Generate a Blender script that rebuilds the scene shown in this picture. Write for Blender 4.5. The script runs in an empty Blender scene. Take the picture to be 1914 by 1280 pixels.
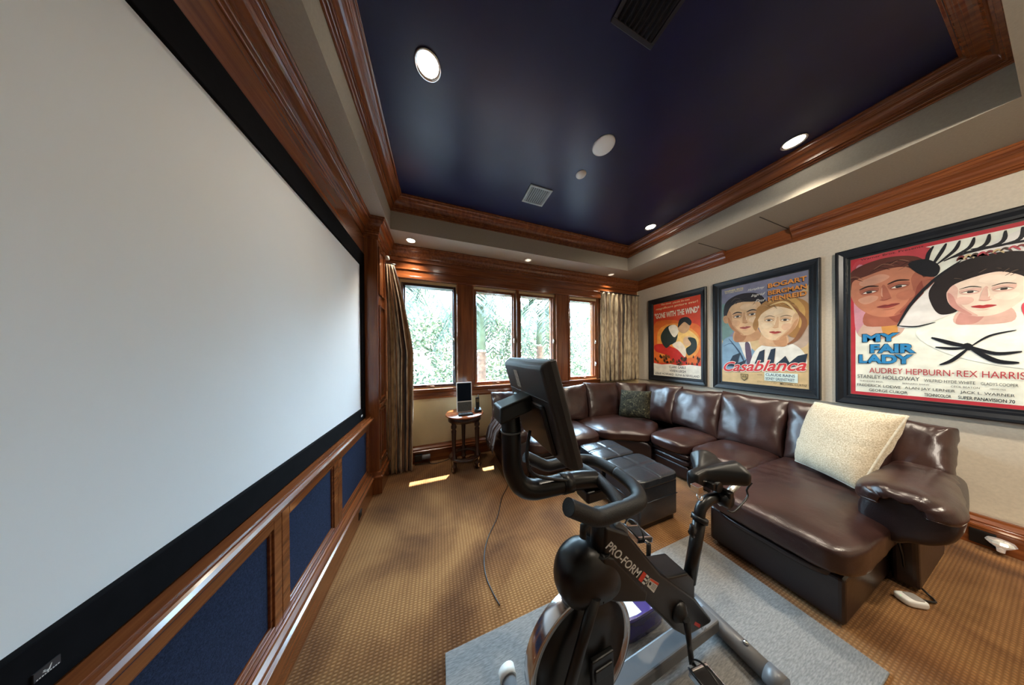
import bpy, bmesh, math, random
from mathutils import Vector, Matrix, noise
random.seed(7)
S = bpy.context.scene
C = S.collection
PI = math.pi

# ------------------------------------------------------------------ camera
CAM_H = 1.45
F_PX, YAW, PITCH, ROLL, CX, CY = 378.938683, -.345760160, .00307902414, -.00784395153, 957.0, 661.975217
def _rot():
    cy, sy, cp, sp, cr, sr = math.cos(YAW), math.sin(YAW), math.cos(PITCH), math.sin(PITCH), math.cos(ROLL), math.sin(ROLL)
    Ry = Matrix(((cy, 0, sy), (0, 1, 0), (-sy, 0, cy)))
    Rx = Matrix(((1, 0, 0), (0, cp, -sp), (0, sp, cp)))
    Rz = Matrix(((cr, -sr, 0), (sr, cr, 0), (0, 0, 1)))
    return Rz @ Rx @ Ry
_M = _rot()
def _w(v):                      # right, down, forward -> room axes
    return Vector((v[0], v[2], -v[1]))
cam_d = bpy.data.cameras.new('camera')
cam_d.sensor_width = 36.0
cam_d.sensor_fit = 'HORIZONTAL'
cam_d.lens = 36.0 * F_PX / 1914.0
cam_d.shift_y = (CY - 640.0) / 1914.0
cam_d.clip_start = 0.02
cam_d.clip_end = 200
cam = bpy.data.objects.new('camera', cam_d)
C.objects.link(cam)
r_, d_, f_ = _w(_M[0]), _w(_M[1]), _w(_M[2])
mw = Matrix((( r_.x, -d_.x, -f_.x, 0), (r_.y, -d_.y, -f_.y, 0), (r_.z, -d_.z, -f_.z, CAM_H), (0, 0, 0, 1)))
cam.matrix_world = mw
S.camera = cam
def _ray(u, v):
    d = _M.transposed() @ Vector(((u - CX) / F_PX, (v - CY) / F_PX, 1.0))
    return Vector((d[0], d[2], -d[1]))
def px(u, v, x):                # the room point on the plane X = x
    d = _ray(u, v); d = d * (x / d.x); d.z += CAM_H; return d
def py(u, v, y):
    d = _ray(u, v); d = d * (y / d.y); d.z += CAM_H; return d
def pz(u, v, z):
    d = _ray(u, v); d = d * ((z - CAM_H) / d.z); d.z += CAM_H; return d

# ------------------------------------------------------------------ exposure, sky, sun
S.view_settings.view_transform = 'Standard'
S.view_settings.look = 'None'
S.view_settings.gamma = 1.0
S.view_settings.use_curve_mapping = False
S.view_settings.exposure = 1.35
wd = bpy.data.worlds.new('sky'); S.world = wd; wd.use_nodes = True
bg = wd.node_tree.nodes['Background']
bg.inputs[0].default_value = (0.55, 0.76, 1.0, 1)
bg.inputs[1].default_value = 25.0
sun_d = bpy.data.lights.new('sun', 'SUN'); sun_d.energy = 30; sun_d.angle = math.radians(.6); sun_d.color = (1, .95, .86)
sun = bpy.data.objects.new('sun', sun_d); C.objects.link(sun)
sun.location = (0, 8, 12)
sun.rotation_euler = Vector((-.02, -.352, -.936)).to_track_quat('-Z', 'Y').to_euler()
LAMP_W = 26.0                   # one ceiling can

# ------------------------------------------------------------------ materials
def new_mat(name):
    m = bpy.data.materials.new(name); m.use_nodes = True
    nt = m.node_tree
    return m, nt, nt.nodes['Principled BSDF']
def N(nt, t, **kw):
    n = nt.nodes.new(t)
    for k, v in kw.items():
        if k.startswith('i_'):
            n.inputs[k[2:].replace('_', ' ')].default_value = v
        else: setattr(n, k, v)
    return n
def ramp(nt, stops, interp='LINEAR'):
    r = nt.nodes.new('ShaderNodeValToRGB'); cr = r.color_ramp; cr.interpolation = interp
    while len(cr.elements) > 1: cr.elements.remove(cr.elements[-1])
    cr.elements[0].position = stops[0][0]; cr.elements[0].color = (*stops[0][1], 1)
    for p, c in stops[1:]:
        e = cr.elements.new(p); e.color = (*c, 1)
    return r
def plain(name, col, rough=.5, metal=0, spec=.5, coat=0, sheen=0, nscale=0, namt=.15, bump=0, bscale=200, emit=None):
    m, nt, b = new_mat(name)
    b.inputs['Base Color'].default_value = (*col, 1)
    b.inputs['Roughness'].default_value = rough
    b.inputs['Metallic'].default_value = metal
    b.inputs['Specular IOR Level'].default_value = spec
    b.inputs['Coat Weight'].default_value = coat
    b.inputs['Coat Roughness'].default_value = .12
    b.inputs['Sheen Weight'].default_value = sheen
    tc = N(nt, 'ShaderNodeTexCoord')
    if nscale:
        n = N(nt, 'ShaderNodeTexNoise'); n.inputs['Scale'].default_value = nscale; n.inputs['Detail'].default_value = 4
        nt.links.new(tc.outputs['Object'], n.inputs['Vector'])
        lo = tuple(c * (1 - namt) for c in col); hi = tuple(min(1, c * (1 + namt)) for c in col)
        r = ramp(nt, [(.3, lo), (.7, hi)])
        nt.links.new(n.outputs['Fac'], r.inputs[0]); nt.links.new(r.outputs[0], b.inputs['Base Color'])
    if bump:
        n2 = N(nt, 'ShaderNodeTexNoise'); n2.inputs['Scale'].default_value = bscale; n2.inputs['Detail'].default_value = 3
        nt.links.new(tc.outputs['Object'], n2.inputs['Vector'])
        bp = N(nt, 'ShaderNodeBump'); bp.inputs['Strength'].default_value = bump; bp.inputs['Distance'].default_value = .004
        nt.links.new(n2.outputs['Fac'], bp.inputs['Height']); nt.links.new(bp.outputs[0], b.inputs['Normal'])
    if emit:
        b.inputs['Emission Color'].default_value = (*emit[0], 1); b.inputs['Emission Strength'].default_value = emit[1]
    return m
def wood(name, axis, c1=(.115, .030, .009), c2=(.27, .082, .023), rough=.22):
    m, nt, b = new_mat(name)
    tc = N(nt, 'ShaderNodeTexCoord'); mp = N(nt, 'ShaderNodeMapping')
    s = [38, 38, 38]; s['xyz'.index(axis)] = 2.2
    mp.inputs['Scale'].default_value = s
    nt.links.new(tc.outputs['Object'], mp.inputs['Vector'])
    n = N(nt, 'ShaderNodeTexNoise'); n.inputs['Scale'].default_value = 1; n.inputs['Detail'].default_value = 6; n.inputs['Distortion'].default_value = .4
    nt.links.new(mp.outputs[0], n.inputs['Vector'])
    r = ramp(nt, [(.28, c1), (.72, c2)])
    nt.links.new(n.outputs['Fac'], r.inputs[0]); nt.links.new(r.outputs[0], b.inputs['Base Color'])
    b.inputs['Roughness'].default_value = rough
    b.inputs['Coat Weight'].default_value = .35; b.inputs['Coat Roughness'].default_value = .1
    return m
def carpet_mat():
    m, nt, b = new_mat('woven_tan_carpet')
    tc = N(nt, 'ShaderNodeTexCoord')
    mp = N(nt, 'ShaderNodeMapping'); mp.inputs['Scale'].default_value = (1, 1, 1)
    nt.links.new(tc.outputs['Object'], mp.inputs['Vector'])
    w1 = N(nt, 'ShaderNodeTexWave'); w1.bands_direction = 'X'; w1.inputs['Scale'].default_value = 14; w1.inputs['Distortion'].default_value = .8; w1.inputs['Detail Scale'].default_value = 2
    w2 = N(nt, 'ShaderNodeTexWave'); w2.bands_direction = 'Y'; w2.inputs['Scale'].default_value = 25; w2.inputs['Distortion'].default_value = .8; w2.inputs['Detail Scale'].default_value = 2
    for w in (w1, w2): nt.links.new(mp.outputs[0], w.inputs['Vector'])
    mul = N(nt, 'ShaderNodeMath', operation='MULTIPLY'); nt.links.new(w1.outputs['Fac'], mul.inputs[0]); nt.links.new(w2.outputs['Fac'], mul.inputs[1])
    n = N(nt, 'ShaderNodeTexNoise'); n.inputs['Scale'].default_value = 1.9; n.inputs['Detail'].default_value = 4; n.inputs['Distortion'].default_value = .6
    nt.links.new(tc.outputs['Object'], n.inputs['Vector'])
    r1 = ramp(nt, [(.36, (.120, .050, .017)), (.5, (.215, .098, .034)), (.64, (.33, .165, .060))])      # worn and brushed areas of the pile
    nt.links.new(n.outputs['Fac'], r1.inputs[0])
    r2 = ramp(nt, [(0, (.62, .58, .54)), (.55, (1.0, 1.0, 1.0))])
    nt.links.new(mul.outputs[0], r2.inputs[0])
    mx = N(nt, 'ShaderNodeMix', data_type='RGBA', blend_type='MULTIPLY'); mx.inputs[0].default_value = 1
    nt.links.new(r1.outputs[0], mx.inputs[6]); nt.links.new(r2.outputs[0], mx.inputs[7])
    nt.links.new(mx.outputs[2], b.inputs['Base Color'])
    b.inputs['Roughness'].default_value = .95; b.inputs['Specular IOR Level'].default_value = .1; b.inputs['Sheen Weight'].default_value = .15
    bp = N(nt, 'ShaderNodeBump'); bp.inputs['Strength'].default_value = .5; bp.inputs['Distance'].default_value = .006
    nt.links.new(mul.outputs[0], bp.inputs['Height']); nt.links.new(bp.outputs[0], b.inputs['Normal'])
    return m
def leather(name, c1, c2, rough=.3, bump=.25):
    m, nt, b = new_mat(name)
    tc = N(nt, 'ShaderNodeTexCoord')
    n = N(nt, 'ShaderNodeTexNoise'); n.inputs['Scale'].default_value = 5; n.inputs['Detail'].default_value = 5
    nt.links.new(tc.outputs['Object'], n.inputs['Vector'])
    r = ramp(nt, [(.3, c1), (.7, c2)]); nt.links.new(n.outputs['Fac'], r.inputs[0]); nt.links.new(r.outputs[0], b.inputs['Base Color'])
    b.inputs['Roughness'].default_value = rough
    b.inputs['Specular IOR Level'].default_value = .6
    v = N(nt, 'ShaderNodeTexVoronoi'); v.inputs['Scale'].default_value = 260
    nt.links.new(tc.outputs['Object'], v.inputs['Vector'])
    n2 = N(nt, 'ShaderNodeTexNoise'); n2.inputs['Scale'].default_value = 26; n2.inputs['Detail'].default_value = 4
    nt.links.new(tc.outputs['Object'], n2.inputs['Vector'])
    b1 = N(nt, 'ShaderNodeBump'); b1.inputs['Strength'].default_value = bump; b1.inputs['Distance'].default_value = .001
    nt.links.new(v.outputs['Distance'], b1.inputs['Height'])
    b2 = N(nt, 'ShaderNodeBump'); b2.inputs['Strength'].default_value = .2; b2.inputs['Distance'].default_value = .006
    nt.links.new(n2.outputs['Fac'], b2.inputs['Height']); nt.links.new(b1.outputs[0], b2.inputs['Normal'])
    nt.links.new(b2.outputs[0], b.inputs['Normal'])
    return m
def stripes_mat(name, cols, freq, rough=.6):
    m, nt, b = new_mat(name)
    uv = N(nt, 'ShaderNodeUVMap'); uv.uv_map = 'cloth'
    sep = N(nt, 'ShaderNodeSeparateXYZ'); nt.links.new(uv.outputs[0], sep.inputs[0])
    mu = N(nt, 'ShaderNodeMath', operation='MULTIPLY'); mu.inputs[1].default_value = freq
    nt.links.new(sep.outputs['X'], mu.inputs[0])
    fr = N(nt, 'ShaderNodeMath', operation='FRACT'); nt.links.new(mu.outputs[0], fr.inputs[0])
    r = ramp(nt, cols, 'CONSTANT'); nt.links.new(fr.outputs[0], r.inputs[0])
    tc = N(nt, 'ShaderNodeTexCoord'); n = N(nt, 'ShaderNodeTexNoise'); n.inputs['Scale'].default_value = 9; n.inputs['Detail'].default_value = 6
    mp = N(nt, 'ShaderNodeMapping'); mp.inputs['Scale'].default_value = (4, 4, 1)
    nt.links.new(tc.outputs['Object'], mp.inputs[0]); nt.links.new(mp.outputs[0], n.inputs['Vector'])
    r2 = ramp(nt, [(.34, (.45, .42, .40)), (.6, (1, 1, 1))]); nt.links.new(n.outputs['Fac'], r2.inputs[0])
    mx = N(nt, 'ShaderNodeMix', data_type='RGBA', blend_type='MULTIPLY'); mx.inputs[0].default_value = 1
    nt.links.new(r.outputs[0], mx.inputs[6]); nt.links.new(r2.outputs[0], mx.inputs[7])
    nt.links.new(mx.outputs[2], b.inputs['Base Color'])
    b.inputs['Roughness'].default_value = rough; b.inputs['Sheen Weight'].default_value = .3
    return m
def weave_mat(name, c1, c2, sx=300, sy=40, rough=.9, bump=.3):
    m, nt, b = new_mat(name)
    tc = N(nt, 'ShaderNodeTexCoord'); mp = N(nt, 'ShaderNodeMapping'); mp.inputs['Scale'].default_value = (sx, sy, sy)
    nt.links.new(tc.outputs['Object'], mp.inputs[0])
    n = N(nt, 'ShaderNodeTexNoise'); n.inputs['Scale'].default_value = 1; n.inputs['Detail'].default_value = 3
    nt.links.new(mp.outputs[0], n.inputs['Vector'])
    r = ramp(nt, [(.32, c1), (.68, c2)]); nt.links.new(n.outputs['Fac'], r.inputs[0]); nt.links.new(r.outputs[0], b.inputs['Base Color'])
    b.inputs['Roughness'].default_value = rough; b.inputs['Specular IOR Level'].default_value = .2; b.inputs['Sheen Weight'].default_value = .2
    bp = N(nt, 'ShaderNodeBump'); bp.inputs['Strength'].default_value = bump; bp.inputs['Distance'].default_value = .003
    nt.links.new(n.outputs['Fac'], bp.inputs['Height']); nt.links.new(bp.outputs[0], b.inputs['Normal'])
    return m
def leaf_mat(name, c1, c2):
    m, nt, b = new_mat(name)
    oi = N(nt, 'ShaderNodeNewGeometry')
    r = ramp(nt, [(0, c1), (1, c2)]); nt.links.new(oi.outputs['Random Per Island'], r.inputs[0])
    nt.links.new(r.outputs[0], b.inputs['Base Color']); b.inputs['Roughness'].default_value = .45
    tr = N(nt, 'ShaderNodeBsdfTranslucent'); nt.links.new(r.outputs[0], tr.inputs[0])
    mx = N(nt, 'ShaderNodeMixShader'); mx.inputs[0].default_value = .5
    out = nt.nodes['Material Output']
    nt.links.new(b.outputs[0], mx.inputs[1]); nt.links.new(tr.outputs[0], mx.inputs[2]); nt.links.new(mx.outputs[0], out.inputs[0])
    return m
def glass_mat():
    m, nt, b = new_mat('window_glass')
    t = N(nt, 'ShaderNodeBsdfTransparent'); t.inputs[0].default_value = (.93, .97, .96, 1)
    g = N(nt, 'ShaderNodeBsdfGlossy'); g.inputs['Roughness'].default_value = .02
    lw = N(nt, 'ShaderNodeLayerWeight'); lw.inputs[0].default_value = .5
    pw = N(nt, 'ShaderNodeMath', operation='POWER'); pw.inputs[1].default_value = 5; nt.links.new(lw.outputs['Facing'], pw.inputs[0])
    fr = N(nt, 'ShaderNodeMath', operation='MULTIPLY_ADD'); fr.inputs[1].default_value = .5; fr.inputs[2].default_value = .03; nt.links.new(pw.outputs[0], fr.inputs[0])
    mx = N(nt, 'ShaderNodeMixShader'); nt.links.new(fr.outputs[0], mx.inputs[0]); nt.links.new(t.outputs[0], mx.inputs[1]); nt.links.new(g.outputs[0], mx.inputs[2])
    nt.links.new(mx.outputs[0], nt.nodes['Material Output'].inputs[0])
    return m
_flat = {}
def srgb(h):
    h = h.lstrip('#'); v = [int(h[i:i+2], 16) / 255 for i in (0, 2, 4)]
    return tuple(c / 12.92 if c <= .04045 else ((c + .055) / 1.055) ** 2.4 for c in v)
def ink(h, rough=.45):
    if h not in _flat: _flat[h] = plain('ink_' + h.lstrip('#'), srgb(h), rough, spec=.3, nscale=14, namt=.12)
    return _flat[h]

WX, WY, WZ = wood('mahogany_along_x', 'x'), wood('mahogany_along_y', 'y'), wood('mahogany_along_z', 'z')
WDARK = wood('dark_mahogany', 'z', (.018, .006, .004), (.05, .016, .008), .28)
M_wall = plain('beige_wall_fabric', (.60, .53, .43), .9, spec=.2, nscale=60, namt=.06, bump=.15, bscale=350)
M_cream = plain('cream_wall_paint', (.74, .58, .33), .7, spec=.3, nscale=6, namt=.04)
M_soffit = plain('taupe_soffit_paint', (.37, .33, .27), .8, spec=.25, nscale=90, namt=.05, bump=.1, bscale=300)
M_navy = plain('navy_ceiling_paint', (.0055, .008, .046), .33, spec=.45, nscale=3, namt=.15)
M_panel = plain('navy_acoustic_cloth', (.018, .026, .055), .95, spec=.15, nscale=220, namt=.45, bump=.3, bscale=400)
M_screen = plain('matte_screen_cloth', (.84, .84, .84), .8, spec=.3, nscale=2, namt=.015)
M_velvet = plain('black_velvet', (.0035, .003, .004), .9, spec=.12, nscale=30, namt=.3)
M_carpet = carpet_mat()
M_rug = weave_mat('grey_rug_weave', (.15, .148, .145), (.25, .243, .235), 40, 260)
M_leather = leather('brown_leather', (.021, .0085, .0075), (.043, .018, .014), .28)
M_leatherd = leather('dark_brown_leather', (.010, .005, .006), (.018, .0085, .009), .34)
M_ott = leather('charcoal_leather', (.014, .016, .020), (.022, .025, .030), .22)
M_black = plain('black_plastic', (.0045, .0045, .005), .38, nscale=12, namt=.25)
M_satin = plain('satin_black_metal', (.006, .0055, .006), .33, spec=.45, nscale=10, namt=.2)
M_rubber = plain('black_rubber_grip', (.008, .008, .009), .5, nscale=40, namt=.2, bump=.25, bscale=300)
M_grey = plain('grey_painted_metal', (.12, .12, .125), .35, spec=.5, nscale=10, namt=.1)
M_chrome = plain('brushed_chrome', (.75, .75, .77), .18, metal=1, nscale=8, namt=.08)
M_alu = plain('bare_aluminium', (.62, .62, .61), .3, metal=1, nscale=8, namt=.1)
M_white = plain('white_plastic', (.78, .77, .73), .35, nscale=5, namt=.03)
M_bulb = plain('lit_lamp_glass', (1, .96, .88), .3, nscale=4, namt=.02, emit=((1, .92, .78), 14))
M_bulbdim = plain('dim_lamp_glass', (.9, .85, .75), .3, nscale=4, namt=.02, emit=((1, .9, .72), .35))
M_frame = plain('black_picture_frame', (.006, .008, .012), .35, spec=.5, nscale=20, namt=.3)
M_glass = glass_mat()

# ------------------------------------------------------------------ mesh helpers
class MB:
    def __init__(self): self.bm = bmesh.new(); self.uv = None
    def add(self, verts, faces, mi=0, smooth=False):
        vs = [self.bm.verts.new(v) for v in verts]
        out = []
        for f in faces:
            try:
                fc = self.bm.faces.new([vs[i] for i in f]); fc.material_index = mi; fc.smooth = smooth; out.append(fc)
            except ValueError: pass
        return vs, out
    def box(self, x0, x1, y0, y1, z0, z1, mi=0, mat=None):
        v = [Vector((x, y, z)) for z in (z0, z1) for y in (y0, y1) for x in (x0, x1)]
        if mat: v = [mat @ p for p in v]
        self.add(v, [(0, 2, 3, 1), (4, 5, 7, 6), (0, 1, 5, 4), (2, 6, 7, 3), (0, 4, 6, 2), (1, 3, 7, 5)], mi)
        return self
    def prism(self, pts, vec, mi=0):
        n = len(pts); vec = Vector(vec)
        a = [Vector(p) for p in pts]; b = [p + vec for p in a]
        self.add(a + b, [tuple(range(n)), tuple(range(2 * n - 1, n - 1, -1))] + [(i, i + n, (i + 1) % n + n, (i + 1) % n) for i in range(n)], mi)
        return self
    def poly(self, pts, mi=0):
        self.add(pts, [tuple(range(len(pts)))], mi); return self
    def tube(self, pts, r, n=14, mi=0, caps=True, closed=False, flat=None):
        pts = [Vector(p) for p in pts]; m = len(pts)
        rs = r if isinstance(r, (list, tuple)) else [r] * m
        rings = []; prev = None
        for i, p in enumerate(pts):
            if closed: t = (pts[(i + 1) % m] - pts[i - 1])
            else: t = (pts[min(i + 1, m - 1)] - pts[max(i - 1, 0)])
            t.normalize()
            if prev is None:
                a = Vector((0, 0, 1)) if abs(t.z) < .9 else Vector((0, 1, 0))
                u = t.cross(a).normalized()
            else:
                u = prev - t * prev.dot(t); u.normalize()
            prev = u; w = t.cross(u)
            k = flat if flat else 1
            rings.append([p + (u * math.cos(q) + w * math.sin(q) * k) * rs[i] for q in [2 * PI * j / n for j in range(n)]])
        verts = [v for ring in rings for v in ring]; faces = []
        for i in range(m if closed else m - 1):
            b = ((i + 1) % m) * n
            for j in range(n):
                faces.append((i * n + j, i * n + (j + 1) % n, b + (j + 1) % n, b + j))
        if caps and not closed:
            faces.append(tuple(range(n - 1, -1, -1))); faces.append(tuple(range((m - 1) * n, m * n)))
        vs, fs = self.add(verts, faces, mi, True)
        for f in fs:
            if len(f.verts) > 4: f.smooth = False
        return self
    def cyl(self, a, b, r, r2=None, n=24, mi=0):
        return self.tube([a, b], [r, r if r2 is None else r2], n, mi)
    def lathe(self, prof, c, n=28, mi=0, axis='z', smooth=True):
        c = Vector(c); verts = []; faces = []
        for r, h in prof:
            for j in range(n):
                q = 2 * PI * j / n
                p = (r * math.cos(q), r * math.sin(q), h)
                if axis == 'y': p = (p[0], p[2], p[1])
                if axis == 'x': p = (p[2], p[0], p[1])
                verts.append(c + Vector(p))
        m = len(prof)
        for i in range(m - 1):
            for j in range(n):
                faces.append((i * n + j, i * n + (j + 1) % n, (i + 1) * n + (j + 1) % n, (i + 1) * n + j))
        ringed = prof[0] == prof[-1]
        if prof[0][0] > 1e-5 and not ringed: faces.append(tuple(range(n - 1, -1, -1)))
        if prof[-1][0] > 1e-5 and not ringed: faces.append(tuple(range((m - 1) * n, m * n)))
        vs, fs = self.add(verts, faces, mi, smooth)
        for f in fs:
            if len(f.verts) > 4: f.smooth = False
        bmesh.ops.remove_doubles(self.bm, verts=vs, dist=1e-6)
        return self
    def sweep(self, path, prof, closed=False, side=1, mi=0):
        P = [Vector((p[0], p[1])) for p in path]; n = len(P); k = len(prof)
        nor = []
        for i in range(n if closed else n - 1):
            d = (P[(i + 1) % n] - P[i]).normalized(); nor.append(Vector((-d.y, d.x)) * side)
        verts = []
        for i in range(n):
            if closed: a, b = nor[i - 1], nor[i]
            else: a, b = nor[max(i - 1, 0)], nor[min(i, n - 2)]
            mvec = (a + b) / (1 + a.dot(b))
            for o, z in prof:
                q = P[i] + mvec * o; verts.append(Vector((q.x, q.y, z)))
        faces = []
        for i in range(n if closed else n - 1):
            b = ((i + 1) % n) * k
            for j in range(k):
                faces.append((i * k + j, i * k + (j + 1) % k, b + (j + 1) % k, b + j))
        if not closed:
            faces.append(tuple(range(k - 1, -1, -1))); faces.append(tuple(range((n - 1) * k, n * k)))
        self.add(verts, faces, mi); return self
    def grid(self, fn, nu, nv, mi=0, closed_u=False, smooth=True):
        verts = [fn(i / nu, j / nv) for j in range(nv + 1) for i in range(nu + (0 if closed_u else 1))]
        w = nu if closed_u else nu + 1
        faces = [(j * w + i, j * w + (i + 1) % w, (j + 1) * w + (i + 1) % w, (j + 1) * w + i) for j in range(nv) for i in range(nu)]
        return self.add(verts, faces, mi, smooth)
    def build(self, name, mats, parent=None, bevel=0, seg=2, smooth=None, subd=0, solid=0):
        bm = self.bm
        bmesh.ops.recalc_face_normals(bm, faces=bm.faces) if len(bm.faces) < 60000 else None
        off = Vector((0, 0, 0))
        if parent is None:
            xs = [v.co for v in bm.verts]
            if xs:
                off = Vector(((min(p.x for p in xs) + max(p.x for p in xs)) / 2, (min(p.y for p in xs) + max(p.y for p in xs)) / 2, min(p.z for p in xs)))
        else:
            off = Vector(parent['_o'])
        for v in bm.verts: v.co -= off
        if smooth is not None:
            for f in bm.faces: f.smooth = smooth
        me = bpy.data.meshes.new(name); bm.to_mesh(me); bm.free()
        if not isinstance(mats, (list, tuple)): mats = [mats]
        for m in mats: me.materials.append(m)
        o = bpy.data.objects.new(name, me); C.objects.link(o)
        if parent is None: o.location = off
        else: o.parent = parent
        o['_o'] = list(off)
        if bevel:
            md = o.modifiers.new('bevel', 'BEVEL'); md.width = bevel; md.segments = seg; md.limit_method = 'ANGLE'; md.angle_limit = math.radians(40); md.harden_normals = False
        if solid:
            md = o.modifiers.new('solid', 'SOLIDIFY'); md.thickness = solid; md.offset = 0
        if subd:
            md = o.modifiers.new('subd', 'SUBSURF'); md.levels = subd; md.render_levels = subd
        return o
def tag(o, label=None, cat=None, group=None, kind=None):
    if label: o['label'] = label
    if cat: o['category'] = cat
    if group: o['group'] = group
    if kind: o['kind'] = kind
    return o
def thing(name, loc, label, cat, group=None):
    o = bpy.data.objects.new(name, None); C.objects.link(o); o.empty_display_size = .1
    o.location = loc; o['_o'] = list(loc)
    return tag(o, label, cat, group)
def struct(o): o['kind'] = 'structure'; return o
def lerp(a, b, t): return a + (b - a) * t
def curve(pts, n=8, closed=False):
    P = [Vector(p) for p in pts]; m = len(P); out = []
    for i in range(m if closed else m - 1):
        if closed: a, b, c, d = P[i - 1], P[i], P[(i + 1) % m], P[(i + 2) % m]
        else: a, b, c, d = P[max(i - 1, 0)], P[i], P[i + 1], P[min(i + 2, m - 1)]
        for k in range(n):
            t = k / n
            out.append(.5 * ((2 * b) + (c - a) * t + (2 * a - 5 * b + 4 * c - d) * t * t + (3 * b - a - 3 * c + d) * t ** 3))
    if not closed: out.append(P[-1])
    return out
def nz(p, s, seed=0): return noise.noise(Vector((p[0] * s + seed * 7.3, p[1] * s + seed * 3.1, p[2] * s - seed * 5.7)))
def pillow(mb, c, thick, back=None, n=26, pull=.07, wr=.006, pw=.42, seed=0, mi=0, ex=3.2):
    """c = bottom-left, bottom-right, top-right, top-left seen from the front; the front bulges along the face normal"""
    bl, br, tr, tl = [Vector(p) for p in c]
    nrm = (br - bl).cross(tl - bl).normalized()
    back = thick if back is None else back
    L = ((br - bl).length + (tl - bl).length) / 2
    for sgn, T in ((1, thick), (-1, back)):
        def fn(u, v):
            # ease the samples towards the seam so that the rounding is smooth
            s = math.sin((u * 2 - 1) * PI / 2); t = math.sin((v * 2 - 1) * PI / 2)
            s2 = s * (1 - pull * (1 - t * t) * s * s); t2 = t * (1 - pull * (1 - s * s) * t * t)
            a, b = (s2 + 1) / 2, (t2 + 1) / 2
            p = bl * (1 - a) * (1 - b) + br * a * (1 - b) + tr * a * b + tl * (1 - a) * b
            g = max(0, (1 - abs(s) ** ex) * (1 - abs(t) ** ex)) ** pw
            h = T * g
            edge = (1 - min(1, min(1 - abs(s), 1 - abs(t)) * 2.2))
            ang = math.atan2(t, s)
            w = noise.noise(Vector((ang * 4.5, math.hypot(s, t) * 1.1, seed * 3.7 + sgn))) * 1.6 * edge + noise.noise(Vector((s * 2.6, t * 2.6, seed * 9.1))) * .8
            return p + nrm * (sgn * (h + w * wr * min(1, g * 2.5)))
        mb.grid(fn, n, n, mi)
    bmesh.ops.remove_doubles(mb.bm, verts=mb.bm.verts[:], dist=1e-5)
    return mb
def pad(mb, x0, x1, y0, y1, z0, z1, k=5, n=14, wr=.004, seed=0, warp=None, mi=0, crown=0, kz=None):
    """a softly rounded upholstered block"""
    cx, cy, cz = (x0 + x1) / 2, (y0 + y1) / 2, (z0 + z1) / 2
    hx, hy, hz = (x1 - x0) / 2, (y1 - y0) / 2, (z1 - z0) / 2
    vs_all = []
    for ax in range(3):
        for sg in (-1, 1):
            def fn(u, v):
                a, b = math.tan((u * 2 - 1) * PI / 4), math.tan((v * 2 - 1) * PI / 4)
                q = [0, 0, 0]; q[ax] = sg; q[(ax + 1) % 3] = a; q[(ax + 2) % 3] = b
                l = (abs(q[0]) ** k + abs(q[1]) ** k + abs(q[2]) ** k) ** (1 / k)
                q = [w / l for w in q]
                p = Vector((cx + q[0] * hx, cy + q[1] * hy, cz + q[2] * hz))
                if crown and q[2] > 0: p.z += crown * q[2] * max(0, 1 - q[0] ** 2) * max(0, 1 - q[1] ** 2)
                w = (nz(p, 7, seed) + .5 * nz(p, 17, seed)) * wr
                p += Vector(q).normalized() * w
                if warp: p = warp(p)
                return p
            vs, fs = mb.grid(fn, n, n, mi); vs_all += vs
    bmesh.ops.remove_doubles(mb.bm, verts=mb.bm.verts[:], dist=1e-5)
    return mb
def glyphs(s, bold=0, shear=0, spacing=1.0):
    cu = bpy.data.curves.new('t', 'FONT'); cu.body = s; cu.size = 1; cu.offset = bold; cu.shear = shear; cu.space_character = spacing; cu.resolution_u = 3
    ob = bpy.data.objects.new('t', cu); C.objects.link(ob)
    dg = bpy.context.evaluated_depsgraph_get()
    me = bpy.data.meshes.new_from_object(ob.evaluated_get(dg))
    vs = [v.co.copy() for v in me.vertices]; fs = [tuple(p.vertices) for p in me.polygons]
    bpy.data.objects.remove(ob); bpy.data.curves.remove(cu); bpy.data.meshes.remove(me)
    return vs, fs
def fit_text(mb, s, fn, u0, v0, u1, v1, mi=0, bold=0, shear=0, spacing=1.0, warp=None):
    """letters stretched into the box u0..u1, v0 (top)..v1 (bottom) and placed through fn(u, v)"""
    vs, fs = glyphs(s, bold, shear, spacing)
    if not vs: return
    x0 = min(v.x for v in vs); x1 = max(v.x for v in vs); y0 = min(v.y for v in vs); y1 = max(v.y for v in vs)
    out = []
    for v in vs:
        a = (v.x - x0) / (x1 - x0); b = (v.y - y0) / max(1e-6, y1 - y0)
        uu, vv = lerp(u0, u1, a), lerp(v1, v0, b)
        if warp: uu, vv = warp(uu, vv, a, b)
        out.append(fn(uu, vv))
    mb.add(out, fs, mi)
def lamp(name, loc, energy, size=70, blend=.6, radius=.035, color=(1, .88, .70), aim=(0, 0, -1)):
    l = bpy.data.lights.new(name, 'SPOT'); l.energy = energy; l.spot_size = math.radians(size); l.spot_blend = blend
    l.shadow_soft_size = radius; l.color = color
    o = bpy.data.objects.new(name, l); C.objects.link(o); o.location = loc
    o.rotation_euler = Vector(aim).to_track_quat('-Z', 'Y').to_euler()
    return o

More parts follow.
